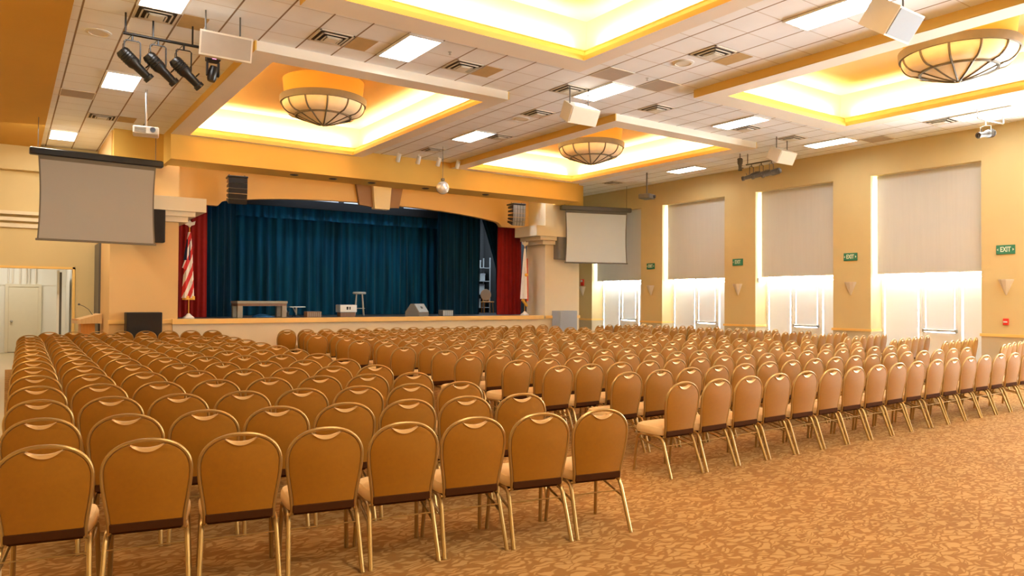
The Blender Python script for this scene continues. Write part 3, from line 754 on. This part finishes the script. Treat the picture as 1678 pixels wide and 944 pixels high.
# white track cylinders
for x, y, lab in ((8.96, 18.45, 'leftmost of four small white track spotlights on the stage header'), (9.56, 18.40, 'second from left of four small white track spotlights'),
                  (10.18, 18.35, 'small white track spotlight just left of the mirror ball rod'), (10.82, 18.35, 'rightmost of four small white track spotlights')):
    g = thing('track_spotlight', lab, 'spotlight', (x, y, H), 0, 'white track spotlights before the stage')
    mx = Matrix.Translation((0, 0, -.14)) @ Matrix.Rotation(math.radians(28), 4, 'X')
    MB().lathe([(.0001, .10), (.05, .10), (.062, .08), (.062, -.13), (.05, -.13), (.05, -.08), (.0001, -.08)], 18).xf(mx).build('can', 'white', g, True)
    MB().tube([(0, 0, 0), (0, 0, -.09)], .014, 8).build('stem', 'white', g, True)

# recessed downlights under the header
for x, lab in ((6.35, 'leftmost of the small dark downlights under the stage header'), (7.44, 'second of the small dark downlights, left of the keystone'),
               (8.6, 'small dark downlight under the header beside the keystone'), (10.35, 'small dark downlight under the header, right of the keystone'),
               (12.5, 'rightmost small dark downlight under the header, near right line array')):
    g = thing('downlight', lab, 'downlight', (x, 19.45, 5.04), 0, 'downlights under the header')
    MB().lathe([(.11, 0), (.11, -.015), (.085, -.02), (.08, -.004)], 18).build('trim_ring', 'bronze', g, True)
    MB().lathe([(.085, -.006), (.0001, -.006)], 18).build('reflector', 'vent_dark', g, True)

# stage lighting bars
def spot_body(par, mx, L=.46, r=.085, col='black_metal'):
    bar = MB().lathe([(.0001, -.5 * L), (r * .75, -.5 * L), (r, -.42 * L), (r, -.05 * L), (r * .72, .06 * L), (r * .62, .40 * L), (r * .80, .42 * L), (r * .80, .52 * L), (r * .6, .52 * L), (r * .6, .44 * L), (.0001, .44 * L)], 18).xf(mx).build('barrel', col, par, True)
    MB().lathe([(r * .58, .47 * L), (.0001, .455 * L)], 14).xf(mx).build('lens', 'lens', bar, True)
    fin = MB()
    for k in range(4): fin.lathe([(r * 1.0, (-.38 + k * .07) * L), (r * 1.12, (-.37 + k * .07) * L), (r * 1.0, (-.36 + k * .07) * L)], 18)
    fin.xf(mx).build('cooling_fins', col, bar, True)
    MB().tube([mx @ Vector((r * .9, 0, .02)), mx @ Vector((r * 1.35, 0, .02))], .012, 6).tube([mx @ Vector((0, r * .8, .12)), mx @ Vector((0, r * 1.6, .12))], .01, 6).build('shutter_knob', col, bar, True)
def yoke(par, zt, zb, w, col='black_metal'):
    MB().tube([(-w, 0, zb), (-w, 0, zt - .02), (-w + .02, 0, zt), (w - .02, 0, zt), (w, 0, zt - .02), (w, 0, zb)], .010, 6).tube([(0, 0, zt), (0, 0, -.024)], .014, 6).build('yoke', col, par, True)
bar = thing('lighting_bar', 'black pipe hung from the ceiling at upper left carrying spotlights', 'lighting bar', (0, 0, 0))
ZB = 5.50; BYL = 11.72
MB().tube([(1.33, BYL, ZB), (2.36, BYL, ZB)], .022, 10).build('pipe', 'black_metal', bar, True)
for x in (1.36, 1.72, 2.26): MB().tube([(x, BYL, ZB), (x, BYL, H)], .013, 6).build('hanger', 'black_metal', bar, True)
for k, x in enumerate((1.45, 1.79, 2.14)):
    lab = ['leftmost black spotlight on the upper left lighting bar', 'middle black spotlight on the upper left lighting bar', 'third black spotlight from left on the upper left lighting bar'][k]
    g = thing('stage_spotlight', lab, 'spotlight', (x, BYL, ZB), 0, 'black spotlights on the left bar')
    yoke(g, -.09, -.42, .105)
    d = Vector((.70, .12, -.60)).normalized()
    spot_body(g, Matrix.Translation((.04, .0, -.43)) @ d.to_track_quat('Z', 'Y').to_matrix().to_4x4(), .52, .094)
    MB().tube([(-.02, 0, -.026), (-.12, .02, -.16), (-.13, .0, -.30)], .005, 5).build('cable', 'black', g, True)
g = thing('moving_head_light', 'black moving head light with pink display below the wide hanging speaker', 'spotlight', (2.56, 11.75, 5.34))
MB().box(-.10, .10, -.09, .09, -.02, .08, .02).build('base', 'black', g)
MB().box(-.095, -.07, -.04, .04, -.24, -.02, .01).box(.07, .095, -.04, .04, -.24, -.02, .01).build('arm', 'black', g)
MB().lathe([(.0001, .12), (.06, .11), (.072, .04), (.07, -.08), (.055, -.12), (.0001, -.12)], 16).xf(Matrix.Translation((0, 0, -.20)) @ Matrix.Rotation(.2, 4, 'Y')).build('head', 'black_metal', g, True)
MB().box(-.03, .03, -.096, -.089, .0, .03).build('display', 'pink_led', g)
MB().tube([(0, 0, .08), (0, 0, H - 5.34)], .014, 6).build('clamp', 'black_metal', g, True)
# right hand cluster
bar = thing('lighting_bar', 'dark pipe by the window wall carrying a cluster of spotlights', 'lighting bar', (0, 0, 0))
MB().tube([(16.95, 11.9, 5.50), (16.95, 12.9, 5.50)], .02, 8).build('pipe', 'dark_grey', bar, True)
for y in (11.95, 12.85): MB().tube([(16.95, y, 5.50), (16.95, y, H)], .013, 6).build('hanger', 'dark_grey', bar, True)
for k, y in enumerate((12.72, 12.40, 12.08)):
    lab = ['farthest grey spotlight of the cluster by the window wall', 'middle grey spotlight of the cluster by the window wall', 'nearest grey spotlight of the cluster by the window wall'][k]
    g = thing('stage_spotlight', lab, 'spotlight', (16.95, y, 5.50), 0, 'grey spotlights by the window wall')
    yoke(g, -.08, -.30, .085, 'dark_grey')
    d = Vector((-.75, .55, -.28)).normalized()
    spot_body(g, Matrix.Translation((.0, .0, -.34)) @ d.to_track_quat('Z', 'Y').to_matrix().to_4x4(), .52, .08, 'dark_grey')
g = thing('stage_spotlight', 'small spotlight hanging straight down, left end of the window wall cluster', 'spotlight', (16.75, 12.95, 5.62), 0)
spot_body(g, Matrix.Translation((0, 0, -.12)) @ Matrix.Rotation(PI, 4, 'X'), .34, .07, 'dark_grey')
MB().tube([(0, 0, .0), (0, 0, H - 5.62)], .012, 6).box(-.1, .1, -.015, .015, .0, .03).build('yoke', 'dark_grey', g)
g = thing('stage_spotlight', 'lone grey spotlight on a bent pipe high beside the window wall at right', 'spotlight', (16.93, 7.0, 5.62), 0)
MB().tube([(.02, 0, H - 5.62), (.02, 0, .02), (.04, -.0, 0), (1.02, -.10, 0), (1.05, -.10, .02), (1.05, -.10, H - 5.62)], .018, 8).build('pipe', 'chrome', g, True)
mx = Matrix.Translation((.36, -.03, -.30)) @ Vector((-.92, .30, -.20)).normalized().to_track_quat('Z', 'Y').to_matrix().to_4x4()
spot_body(g, mx, .44, .085, 'dark_grey')
MB().tube([(.34, -.03, 0), (.34, -.03, -.12)], .012, 6).tube([(.34, .07, -.28), (.34, .07, -.14), (.34, -.03, -.12), (.34, -.13, -.14), (.34, -.13, -.28)], .009, 6).build('yoke', 'off_white', g, True)

# ------------------------------------------------------------------ window wall fittings
def text_mesh(txt, size, ext):
    cu = bpy.data.curves.new('letters', 'FONT'); cu.body = txt; cu.size = size; cu.extrude = ext; cu.align_x = 'CENTER'; cu.align_y = 'CENTER'; cu.offset = .004
    o = bpy.data.objects.new('letters', cu); COL.objects.link(o); bpy.context.view_layer.update()
    me = bpy.data.meshes.new_from_object(o.evaluated_get(bpy.context.evaluated_depsgraph_get()))
    bpy.data.objects.remove(o); bpy.data.curves.remove(cu); return me
EX = text_mesh('EXIT', .17, .004); EX.materials.clear(); EX.materials.append(M['sign_letter'])
PY_ = [7.16, 10.88, 14.57, 18.3, 22.0]
SL = ['nearest', 'second', 'third', 'farthest']
exl = ['green EXIT sign on the nearest yellow pier at the right edge', 'green EXIT sign on the pier between the two nearest blinds', 'green EXIT sign with only a left arrow, on the third pier',
       'smallest green EXIT sign, on the pier beside the right projection screen']
RW = (PI / 2, 0, -PI / 2)
for k in range(4):
    e = thing('exit_sign', exl[k], 'exit sign', (WX, PY_[k], 2.90), 0, 'exit signs on the window piers', RW)
    MB().box(-.19, .19, -.105, .105, 0, .03, .006).build('plate', 'green', e)
    t = bpy.data.objects.new('letters', EX); COL.objects.link(t); t.parent = e.children[0]; t.location = (.01 if k == 2 else 0, 0, .033); t.scale = (.62, .93, 1)
    ar = MB().prism([(-.175, 0), (-.145, .03), (-.145, -.03)], .03, .037, 'z')
    if k != 2: ar.prism([(.175, 0), (.145, .03), (.145, -.03)], .03, .037, 'z')
    ar.build('arrow', 'sign_letter', e.children[0])
scl = ['cone shaped wall sconce on the nearest pier, above the red alarm', 'cone shaped wall sconce on the pier between the two nearest blinds', 'cone shaped wall sconce on the third pier below the EXIT sign',
       'cone shaped wall sconce on the pier beside the right projection screen', 'farthest cone shaped sconce, on the strip left of the farthest window']
for k in range(5):
    s = thing('wall_sconce', scl[k], 'sconce', (WX, PY_[k], 1.86), 0, 'cone sconces on the window piers')
    prof = [(.012, 0), (.155, .33), (.16, .36), (.145, .36), (.012, .02)]
    MB().lathe(prof, 5, (0, 0, 0), PI / 2, 3 * PI / 2).build('shade', 'sconce', s)
    MB().box(-.02, 0, -.06, .06, .10, .30).build('backplate', 'off_white', s)
a = thing('fire_alarm_pull', 'small red fire alarm box on the nearest pier below the sconce', 'alarm', (WX, 7.16, 1.25), 0, None, RW)
MB().box(-.055, .055, -.075, .075, 0, .05, .008).build('housing', 'red_plastic', a); MB().box(-.04, .04, -.02, .012, .05, .062, .003).build('pull_bar', 'white', a)
a = thing('fire_alarm_bell', 'small red alarm strobe on the yellow strip left of the farthest window', 'alarm', (WX, 22.0, 2.38), 0, None, RW)
MB().box(-.09, .09, -.13, .13, 0, .06, .01).build('housing', 'red_plastic', a); MB().box(-.05, .05, .02, .10, .06, .09, .01).build('strobe_lens', 'white', a)

# ------------------------------------------------------------------ stage-side equipment
def wall_box(x0, x1, z0, z1, lab, m, name, cat, d=.28):
    g = thing(name, lab, cat, ((x0 + x1) / 2, 20.2, z0)); w = (x1 - x0) / 2; h = z1 - z0
    MB().box(-w, w, -d, -.005, 0, h, .012).build('cabinet', 'black' if m == 'grille_black' else m, g)
    MB().box(-w + .03, w - .03, -d - .012, -d + .001, .03, h - .03).build('grille', m, g)
wall_box(2.48, 3.26, 3.08, 4.02, 'black speaker box on the pier behind the left projection screen', 'grille_black', 'wall_speaker', 'speaker')
wall_box(mir(3.26), mir(2.48), 3.12, 3.96, 'grey speaker box on the pier behind the right projection screen', 'grille_mid', 'wall_speaker', 'speaker')
wall_box(2.40, 3.19, .30, 1.33, 'black subwoofer standing at the foot of the left stage pier', 'grille_black', 'subwoofer', 'speaker', .45)
wall_box(mir(3.32), mir(2.52), .30, 1.31, 'blue grey subwoofer at the foot of the right stage pier', 'grille_grey', 'subwoofer', 'speaker', .45)  # blue grey colour stands in for window light on this grille
for o in [o for o in bpy.data.objects if o.name.startswith('subwoofer')]:
    o.location.z = 0
    for ch in o.children:
        for v in ch.data.vertices:
            if v.co.z > .5: v.co.z += .30

def line_array(x, y, rz, lab, m):
    g = thing('line_array', lab, 'speaker', (x, y, 5.04), rz, 'line array speakers flanking the stage')
    MB().box(-.26, .26, -.12, .34, -.10, -.05, .01).build('rigging_frame', 'black_metal', g)
    for q in (-.2, .2): MB().tube([(q, .1, -.06), (q, .1, 0)], .012, 6).build('hanger', 'black_metal', g, True)
    ang = [0, .03, .07, .15, .26]; p = Vector((0, 0, -.115)); hgt = .135
    for k, a in enumerate(ang):
        mx = Matrix.Translation(p) @ Matrix.Rotation(a, 4, 'X')
        MB().prism([(-.12, -.001), (-.12, -hgt + .001), (.26, -hgt + .04), (.26, -.035)], -.24, .24, 'x').xf(mx).build('cabinet', 'black_metal', g)
        MB().box(-.235, .235, -.132, -.119, -hgt + .003, -.003).xf(mx).build('grille', m, g)
        p = mx @ Vector((0, 0, -hgt))
line_array(5.10, 20.35, math.radians(-6), 'dark line array speaker hanging over the left end of the stage', 'grille_black')
line_array(14.40, 20.35, math.radians(-6), 'grey line array speaker hanging over the right end of the stage', 'array_grey')

# ------------------------------------------------------------------ curtains
def curtain(name, lab, cat, pts, z0, z1, m, amp=.07, wl=.24, group=None, top=None, seed=1, scal=0.0, prop=None):
    """pleated sheet with real thickness along a plan polyline; top(u), bottom heights"""
    rnd = random.Random(seed)
    P = [Vector((*p, 0)) for p in pts]; L = [0]
    for a, b in zip(P, P[1:]): L.append(L[-1] + (b - a).length)
    T = L[-1]; n = max(24, int(T / wl * 10)); ph = [rnd.uniform(0, 6) for _ in range(4)]
    def at(d):
        for k in range(len(P) - 1):
            if d <= L[k + 1] + 1e-6:
                t = (P[k + 1] - P[k]).normalized(); return P[k] + t * (d - L[k]), Vector((-t.y, t.x, 0))
    rows = 8; rs = []
    for r in range(rows + 1):
        v = r / rows; row = []
        for i in range(n + 1):
            d = T * i / n; p, nn = at(min(d, T))
            w = math.sin(2 * PI * d / wl + ph[0] + 1.2 * math.sin(d * 2.1 + ph[1])) * (.75 + .25 * math.sin(d * 5.3 + ph[2]))
            off = amp * w * (.35 + .65 * (1 - v) if False else (.55 + .45 * (1 - v))) + .02 * math.sin(d * 9 + v * 3 + ph[3])
            zt = top(d / T) if top else z1
            zb = z0 + scal * math.sin(2 * PI * d / wl)
            q = p + nn * off; row.append((q.x, q.y, zb + (zt - zb) * v))
        rs.append(row)
    th = .012
    mb = MB(); mb.rings(rs, False, False, closed=False)
    back = [[(x, y + th, z) for x, y, z in row] for row in rs]; mb.rings(back, False, False, closed=False)
    o = mb.build(name, m, None, True); tag(o, lab, cat, group); return o
curtain('stage_curtain', 'wide blue velvet main curtain closing the back of the stage', 'curtain', [(4.6, 23.45), (13.6, 23.45)], 1.15, 4.78, 'blue', .085, .30, seed=3)
curtain('valance', 'gathered blue valance across the top of the main stage curtain', 'curtain', [(4.7, 23.16), (13.4, 23.16)], 4.24, 4.74, 'blue', .03, .24, seed=5)
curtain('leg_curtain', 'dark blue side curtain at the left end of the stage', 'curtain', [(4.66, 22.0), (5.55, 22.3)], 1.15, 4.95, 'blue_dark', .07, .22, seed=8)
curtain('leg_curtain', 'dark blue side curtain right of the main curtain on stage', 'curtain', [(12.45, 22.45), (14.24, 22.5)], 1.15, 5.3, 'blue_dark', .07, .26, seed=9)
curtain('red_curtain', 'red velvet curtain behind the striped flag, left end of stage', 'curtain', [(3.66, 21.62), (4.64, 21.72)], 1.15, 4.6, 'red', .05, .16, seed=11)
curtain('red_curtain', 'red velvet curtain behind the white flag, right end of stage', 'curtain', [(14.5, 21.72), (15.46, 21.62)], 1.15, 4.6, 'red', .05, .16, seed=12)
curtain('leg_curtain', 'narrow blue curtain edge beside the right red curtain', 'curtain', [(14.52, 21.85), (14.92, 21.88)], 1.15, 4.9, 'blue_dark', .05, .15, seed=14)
# swept-back drape: sheet narrowing to the tie point
mb = MB(); rs = []
for r in range(15):
    v = r / 14; z = 4.85 - 2.65 * v; xa = 13.98 + (14.92 - 13.98) * (v ** .85); xb = 15.08
    rs.append([(xa + (xb - xa) * i / 40, 22.17 + .05 * math.sin(i * 1.1) * (1 - .5 * v), z) for i in range(41)])
mb.rings(rs, closed=False); mb.rings([[(x, y + .012, z) for x, y, z in row] for row in rs], closed=False)
tag(mb.build('swept_drape', 'blue_dark', None, True), 'blue drape pulled aside diagonally near the right red curtain', 'curtain')
g = thing('border_batten', 'black border cloth above the blue valance with pale panels behind', 'batten', (9.0, 23.0, 4.60))
MB().box(-4.4, 4.4, .0, .06, .0, .27).build('border_cloth', 'border_black', g)
for k in range(5): MB().box(-2.0 + k * 1.10, -1.06 + k * 1.10, .10, .13, .20, .62).build('panel', 'pale_panel', g)
for k in range(6): MB().box(-2.16 + k * 1.10, -2.0 + k * 1.10, .04, .08, .25, .75).build('hanger', 'border_black', g)

# ------------------------------------------------------------------ flags
def flag(x, y, lab, kind):
    g = thing('flag', lab, 'flag', (x, y, 1.14))
    MB().lathe([(.0001, 0), (.15, 0), (.15, .03), (.07, .09), (.03, .14), (.0001, .14)], 18).build('stand', 'flag_white', g, True)
    MB().tube([(0, 0, .12), (0, 0, 2.42)], .013, 8).build('pole', 'fringe', g, True)
    e = MB().sphere((0, 0, 2.46), .035, 10, 6).prism([(-.01, 2.46), (-.12, 2.50), (-.14, 2.60), (-.05, 2.56), (0, 2.62), (.05, 2.56), (.14, 2.60), (.12, 2.50), (.01, 2.46)], -.02, .02)
    e.build('eagle_finial', 'off_white', g)
    def drape(a0, a1, z0, z1, r0, r1, name, m, cx=0.0):
        rs = []; n = 28
        for k in range(11):
            v = k / 10; z = z1 + (z0 - z1) * v; r = r0 + (r1 - r0) * v ** .8
            rs.append([(cx * v + (r * (1 + .28 * math.sin(5 * (a0 + (a1 - a0) * i / n)))) * math.cos(a0 + (a1 - a0) * i / n), (r * .8 * (1 + .28 * math.sin(5 * (a0 + (a1 - a0) * i / n)))) * math.sin(a0 + (a1 - a0) * i / n), z) for i in range(n)])
        MB().rings(rs, True, True).build(name, m, g, True)
    if kind == 'us':
        drape(0, 2 * PI, .55, 2.30, .03, .13, 'stripe_cloth', 'flag_red', -.02)
        drape(0, 2 * PI, 1.55, 2.22, .03, .075, 'canton_cloth', 'flag_blue', -.05)
        MB().prism([(-.17, 1.35), (-.06, 1.72), (-.02, 1.72), (-.06, 1.25)], -.05, .03).build('stripe_fold', 'flag_red', g)
        drape(0, 2 * PI, .50, .60, .13, .13, 'fringe', 'fringe', 0)
    else:
        drape(0, 2 * PI, .58, 2.35, .025, .12, 'white_cloth', 'flag_white', -.03)
        MB().prism([(.04, .5), (.09, .5), (.075, 1.3), (.05, 2.0)], -.105, -.02).build('red_band', 'flag_redband', g)
        MB().sphere((.0, -.09, 1.42), .06, 10, 6).build('emblem', 'fringe', g)
        MB().prism([(-.14, .52), (.08, .30), (.10, .36), (-.11, .60)], -.06, .02).build('fringe', 'fringe', g)
flag(3.98, 20.72, 'red and white striped flag hanging on a gold pole, left end of stage', 'us')
flag(14.98, 20.72, 'white flag with gold emblem hanging on a pole, right end of stage', 'ca')

# ------------------------------------------------------------------ lectern
g = thing('lectern', 'wooden lectern with slanted top standing left of the stage', 'lectern', (1.72, 21.7, 0), math.radians(97))
MB().prism([(-.18, 0), (.18, 0), (.14, 1.02), (-.14, 1.02)], -.16, .16, 'y').build('column', 'wood', g)
MB().box(-.30, .30, -.24, .24, 0, .06, .01).build('base', 'wood', g)
MB().prism([(-.27, 1.02), (.27, 1.02), (.27, 1.12), (-.27, 1.27)], -.34, .34, 'x').build('slanted_top', 'wood_pale', g)
MB().box(-.33, .33, .24, .28, 1.10, 1.14).build('book_ledge', 'wood', g)
MB().tube([(.05, -.15, 1.22), (.05, -.05, 1.38), (.05, .06, 1.46), (.05, .15, 1.50)], .008, 6).sphere((.05, .17, 1.51), .028, 8, 6).build('microphone', 'dark_grey', g, True)

# ------------------------------------------------------------------ things on the stage floor
SZ = 1.14
g = thing('stage_table', 'worn grey table with two thick trestle ends on the left of stage', 'table', (6.0, 21.35, SZ), math.radians(3))
MB().box(-.72, .72, -.30, .30, .40, .47, .008).build('tabletop', 'table_grey', g)
MB().box(-.70, .70, -.28, .28, .33, .40).build('apron', 'wood_dark', g)
for x in (-.63, .63):
    for y in (-.22, .22): MB().box(x - .07, x + .07, y - .06, y + .06, 0, .34, .006).build('leg', 'table_grey', g)
g = thing('blue_bundle', 'bright blue folded cloth lying under the grey stage table', 'cloth', (6.2, 21.75, SZ))
MB().lathe([(.30, 0), (.29, .03), (.20, .06), (.10, .085), (.0001, .09)], 20).build('folded_cloth', 'blue_cloth', g, True)
MB().box(-.25, .30, -.20, .10, 0, .02, .005).build('lower_fold', 'blue_cloth', g)
g = thing('keyboard_stand', 'small dark stand with flat tray beside the brown stage monitor', 'stand', (7.22, 21.8, SZ))
MB().box(-.24, .24, -.14, .14, .28, .31, .006).build('tray', 'chrome', g)
MB().tube([(-.1, 0, .28), (-.02, 0, .12)], .02, 8).tube([(0, 0, .3), (0, 0, .05)], .03, 8).build('column', 'chrome', g, True)
for a in (0, 2.1, 4.2): MB().tube([(0, 0, .06), (.16 * math.cos(a), .16 * math.sin(a), .008)], .012, 6).build('foot', 'black_metal', g, True)
g = thing('drum_pedal', 'small black pedal lying beside the flat tray stand', 'pedal', (6.95, 22.0, SZ))
MB().prism([(-.1, 0), (.1, 0), (.1, .16), (-.06, .05)], -.06, .06).build('body', 'black', g); MB().sphere((.04, -.02, .15), .03, 8, 6).build('knob', 'chrome', g)
def wedge(loc, rz, w, d, h, lab, body, face, logo=True):
    g = thing('stage_monitor', lab, 'speaker', loc, rz)
    MB().prism([(-d / 2, 0), (d / 2, 0), (d / 2, h * .35), (.12 * d, h), (-.12 * d, h), (-d / 2, h * .30)], -w / 2, w / 2, 'x').build('cabinet', body, g)
    mx = Matrix.Translation((0, -.31 * d, h * .65)) @ Matrix.Rotation(-math.atan2(.38 * d, h * .7), 4, 'X')
    L = math.hypot(.38 * d, h * .7)
    MB().box(-w / 2 + .02, w / 2 - .02, -.018, .004, -L / 2 + .015, L / 2 - .015).xf(mx).build('grille', face, g)
    if logo: MB().box(-.05, -.01, -.022, -.018, -.03, .05).box(.01, .05, -.022, -.018, -.03, .05).xf(mx).build('badge', 'black', g)
    return g
g = thing('stage_box', 'low brown grilled box on the stage, left of the white fronted monitor', 'box', (7.36, 20.75, SZ))
MB().box(-.22, .22, -.14, .14, .0, .17, .01).build('cabinet', 'wood_dark', g)
for k in range(7): MB().box(-.20 + k * .06, -.175 + k * .06, -.148, -.139, .02, .15).build('slat', 'table_grey', g)
g = thing('stage_monitor', 'white fronted stage monitor with black badge, left of the stool', 'speaker', (8.50, 21.0, SZ))
MB().box(-.27, .27, -.16, .20, .14, .37, .012).build('cabinet', 'grille_grey', g)
MB().box(-.26, .26, -.172, -.159, .15, .36).build('front_panel', 'white', g)
MB().box(-.07, -.01, -.18, -.172, .22, .31, .006).box(.02, .06, -.18, -.172, .22, .31, .006).build('badge', 'black', g)
MB().box(-.24, .24, -.12, .16, 0, .14, .01).build('base', 'wood_dark', g)
g = thing('bar_stool', 'tall grey stool with round seat standing on the stage', 'stool', (9.42, 22.2, SZ))
MB().lathe([(.0001, .70), (.20, .70), (.215, .72), (.215, .75), (.19, .775), (.0001, .78)], 24).build('seat', 'equip_pale', g, True)
for a in (.5, 2.07, 3.64, 5.21):
    MB().tube([(.13 * math.cos(a), .13 * math.sin(a), .71), (.20 * math.cos(a), .20 * math.sin(a), 0)], .014, 8).build('leg', 'chrome', g, True)
MB().tube([(.175 * math.cos(k * PI / 8), .175 * math.sin(k * PI / 8), .24) for k in range(17)], .009, 6).build('foot_ring', 'chrome', g, True)
wedge((10.95, 21.1, SZ), math.radians(30), .58, .52, .40, 'grey wedge stage monitor right of the stool', 'grille_mid', 'equip_pale')
g = thing('stage_box', 'small grey grilled box on the stage, right of the wedge monitor', 'box', (11.78, 20.65, SZ))
MB().box(-.20, .20, -.12, .18, 0, .20, .01).build('cabinet', 'dark_grey', g)
for k in range(5): MB().box(-.18 + k * .075, -.13 + k * .075, -.128, -.119, .02, .18).build('slat', 'equip_pale', g)
# backstage corner seen past the drape
g = thing('backstage_chair', 'wooden armless chair with tan round back, seen through the gap backstage', 'chair', (15.93, 24.6, SZ), math.radians(165))
MB().box(-.22, .22, -.22, .22, .42, .47, .015).build('seat', 'wood', g)
for x, y in ((-.19, -.19), (.19, -.19), (-.19, .19), (.19, .19)): MB().tube([(x * .9, y * .9, .43), (x, y, 0)], .018, 8).build('leg', 'wood', g, True)
MB().lathe([(.0001, -.02), (.22, -.02), (.23, 0), (.22, .02), (.0001, .02)], 20).xf(Matrix.Translation((0, -.22, .74)) @ Matrix.Rotation(PI / 2, 4, 'X')).build('backrest', 'tan_vinyl', g, True)
for x in (-.13, .13): MB().tube([(x, -.20, .45), (x, -.22, .66)], .015, 6).build('back_post', 'wood', g, True)
g = thing('storage_rack', 'pale metal shelving rack behind the gap in the stage curtains', 'shelf', (16.05, 25.78, SZ), 0)
for x in (-.6, .6):
    for y in (-.25, .25): MB().box(x - .02, x + .02, y - .02, y + .02, 0, 2.3).build('post', 'equip_pale', g)
for z in (.2, .75, 1.3, 1.85): MB().box(-.62, .62, -.26, .26, z, z + .03).build('shelf', 'equip_pale', g)
for k, (x, z, w, h) in enumerate(((-.3, .78, .22, .32), (.25, .78, .26, .42), (-.25, 1.33, .26, .36), (.3, 1.33, .22, .30), (0, .23, .4, .35), (0, 1.88, .4, .3))):
    q = thing('storage_box', ['grey box at left on the second backstage shelf', 'tall grey box at right on the second backstage shelf', 'grey box at left on the third backstage shelf', 'small grey box at right on the third backstage shelf',
                              'wide grey box on the lowest backstage shelf', 'wide grey box on the top backstage shelf'][k], 'box', (16.05 + x, 25.78, SZ + z + .001), 0)
    MB().box(-w / 2, w / 2, -.18, .18, 0, h, .01).build('carton', 'equip_pale', q); MB().box(-w / 2 - .004, w / 2 + .004, -.185, .185, h * .8, h + .006).build('lid', 'grille_grey', q)

# ------------------------------------------------------------------ light
def area(name, loc, size, power, col, direction, sy=None):
    l = bpy.data.lights.new(name, 'AREA'); l.energy = power; l.color = col; l.shape = 'RECTANGLE'; l.size = size; l.size_y = sy or size
    o = bpy.data.objects.new(name, l); COL.objects.link(o); o.location = loc
    o.rotation_euler = Vector(direction).to_track_quat('-Z', 'Y').to_euler(); return o
WARM = (1.0, .93, .79)
for (x0, x1, y0, y1) in INNER:
    P_ = 15.0          # watts per metre of cove strip
    for nm, loc, L_, rotz in (('a', ((x0 + x1) / 2, y0 - .18, 5.91), x1 - x0, 0), ('b', ((x0 + x1) / 2, y1 + .18, 5.91), x1 - x0, 0),
                              ('c', (x0 - .18, (y0 + y1) / 2, 5.91), y1 - y0, PI / 2), ('d', (x1 + .18, (y0 + y1) / 2, 5.91), y1 - y0, PI / 2)):
        l = bpy.data.lights.new('cove_light', 'AREA'); l.energy = P_ * L_; l.color = WARM; l.shape = 'RECTANGLE'; l.size = L_; l.size_y = .10
        o = bpy.data.objects.new('cove_light', l); COL.objects.link(o); o.location = loc; od = Vector({'a': (0, -.62, .78), 'b': (0, .62, .78), 'c': (-.62, 0, .78), 'd': (.62, 0, .78)}[nm]); zz = -od; xx = Vector((1, 0, 0)) if nm in 'ab' else Vector((0, 1, 0)); yy = zz.cross(xx); o.rotation_euler = Matrix((xx, yy, zz)).transposed().to_euler()
# unseen fill lights added behind the camera to brighten the hall
for x in (2.5, 9.5):
    for y in (1.0, -3.0): area('rear_fill_light', (x, y, 5.75), 1.2, 90, (1, .93, .82), (0, 0, -1), .6)
area('hall_lamp', (0, 25.2, 3.35), 1.0, 24, (1, .95, .85), (0, 0, -1), 1.0)
area('foyer_fill_light', (-2, 10, 5.6), 1.2, 120, (1, .78, .5), (0, 0, -1), 6)  # unseen fill added to brighten the left side of the hall
area('alcove_fill_light', (.4, 19.6, 5.55), 1.2, 70, (1, .86, .64), (.1, .3, -1), .6)  # added fill that lifts the dark alcove wall, no visible source
area('batten_fill_light', (9.3, 22.6, 5.45), 5, 30, (.85, .93, 1), (0, .75, -.6), .3)  # added fill aimed at the pale panels, not a stage fitting
area('wing_lamp', (15.7, 24.3, 5.4), .8, 70, (.85, .93, 1), (0, 0, -1), .8)
for y0, y1 in BAYS:
    l = bpy.data.lights.new('window_portal', 'AREA'); l.shape = 'RECTANGLE'; l.size = 2.6; l.size_y = 5.0; l.energy = 1
    l.cycles.is_portal = True
    o = bpy.data.objects.new('window_portal', l); COL.objects.link(o); o.location = (WX + WD + .10, (y0 + y1) / 2, 2.5); o.rotation_euler = (PI / 2, 0, PI / 2)
    o.rotation_euler = Vector((-1, 0, 0)).to_track_quat('-Z', 'Y').to_euler(); l.size, l.size_y = 2.6, 5.0
w = bpy.data.worlds.new('daylight'); SC.world = w; w.use_nodes = True; nt = w.node_tree
bg = nt.nodes['Background']; tc = nt.nodes.new('ShaderNodeTexCoord'); sp = nt.nodes.new('ShaderNodeSeparateXYZ')
nt.links.new(tc.outputs['Generated'], sp.inputs[0])
rp = nt.nodes.new('ShaderNodeValToRGB'); rp.color_ramp.elements[0].position = .47; rp.color_ramp.elements[0].color = (.93, .97, 1.0, 1)
rp.color_ramp.elements[1].position = .53; rp.color_ramp.elements[1].color = (.46, .52, .58, 1)
mr = nt.nodes.new('ShaderNodeMapRange'); mr.inputs['From Min'].default_value = -1
nt.links.new(sp.outputs['Z'], mr.inputs['Value']); nt.links.new(mr.outputs['Result'], rp.inputs[0]); nt.links.new(rp.outputs[0], bg.inputs['Color']); bg.inputs['Strength'].default_value = 26.0

# ------------------------------------------------------------------ look
vs = SC.view_settings; vs.view_transform = 'Standard'; vs.look = 'None'; vs.gamma = 1; vs.use_curve_mapping = False; vs.exposure = 1.06
try:
    SC.cycles.use_denoising = True; SC.cycles.max_bounces = 10; SC.cycles.diffuse_bounces = 5; SC.cycles.transparent_max_bounces = 12
    SC.cycles.sample_clamp_indirect = 6.0
except Exception: pass
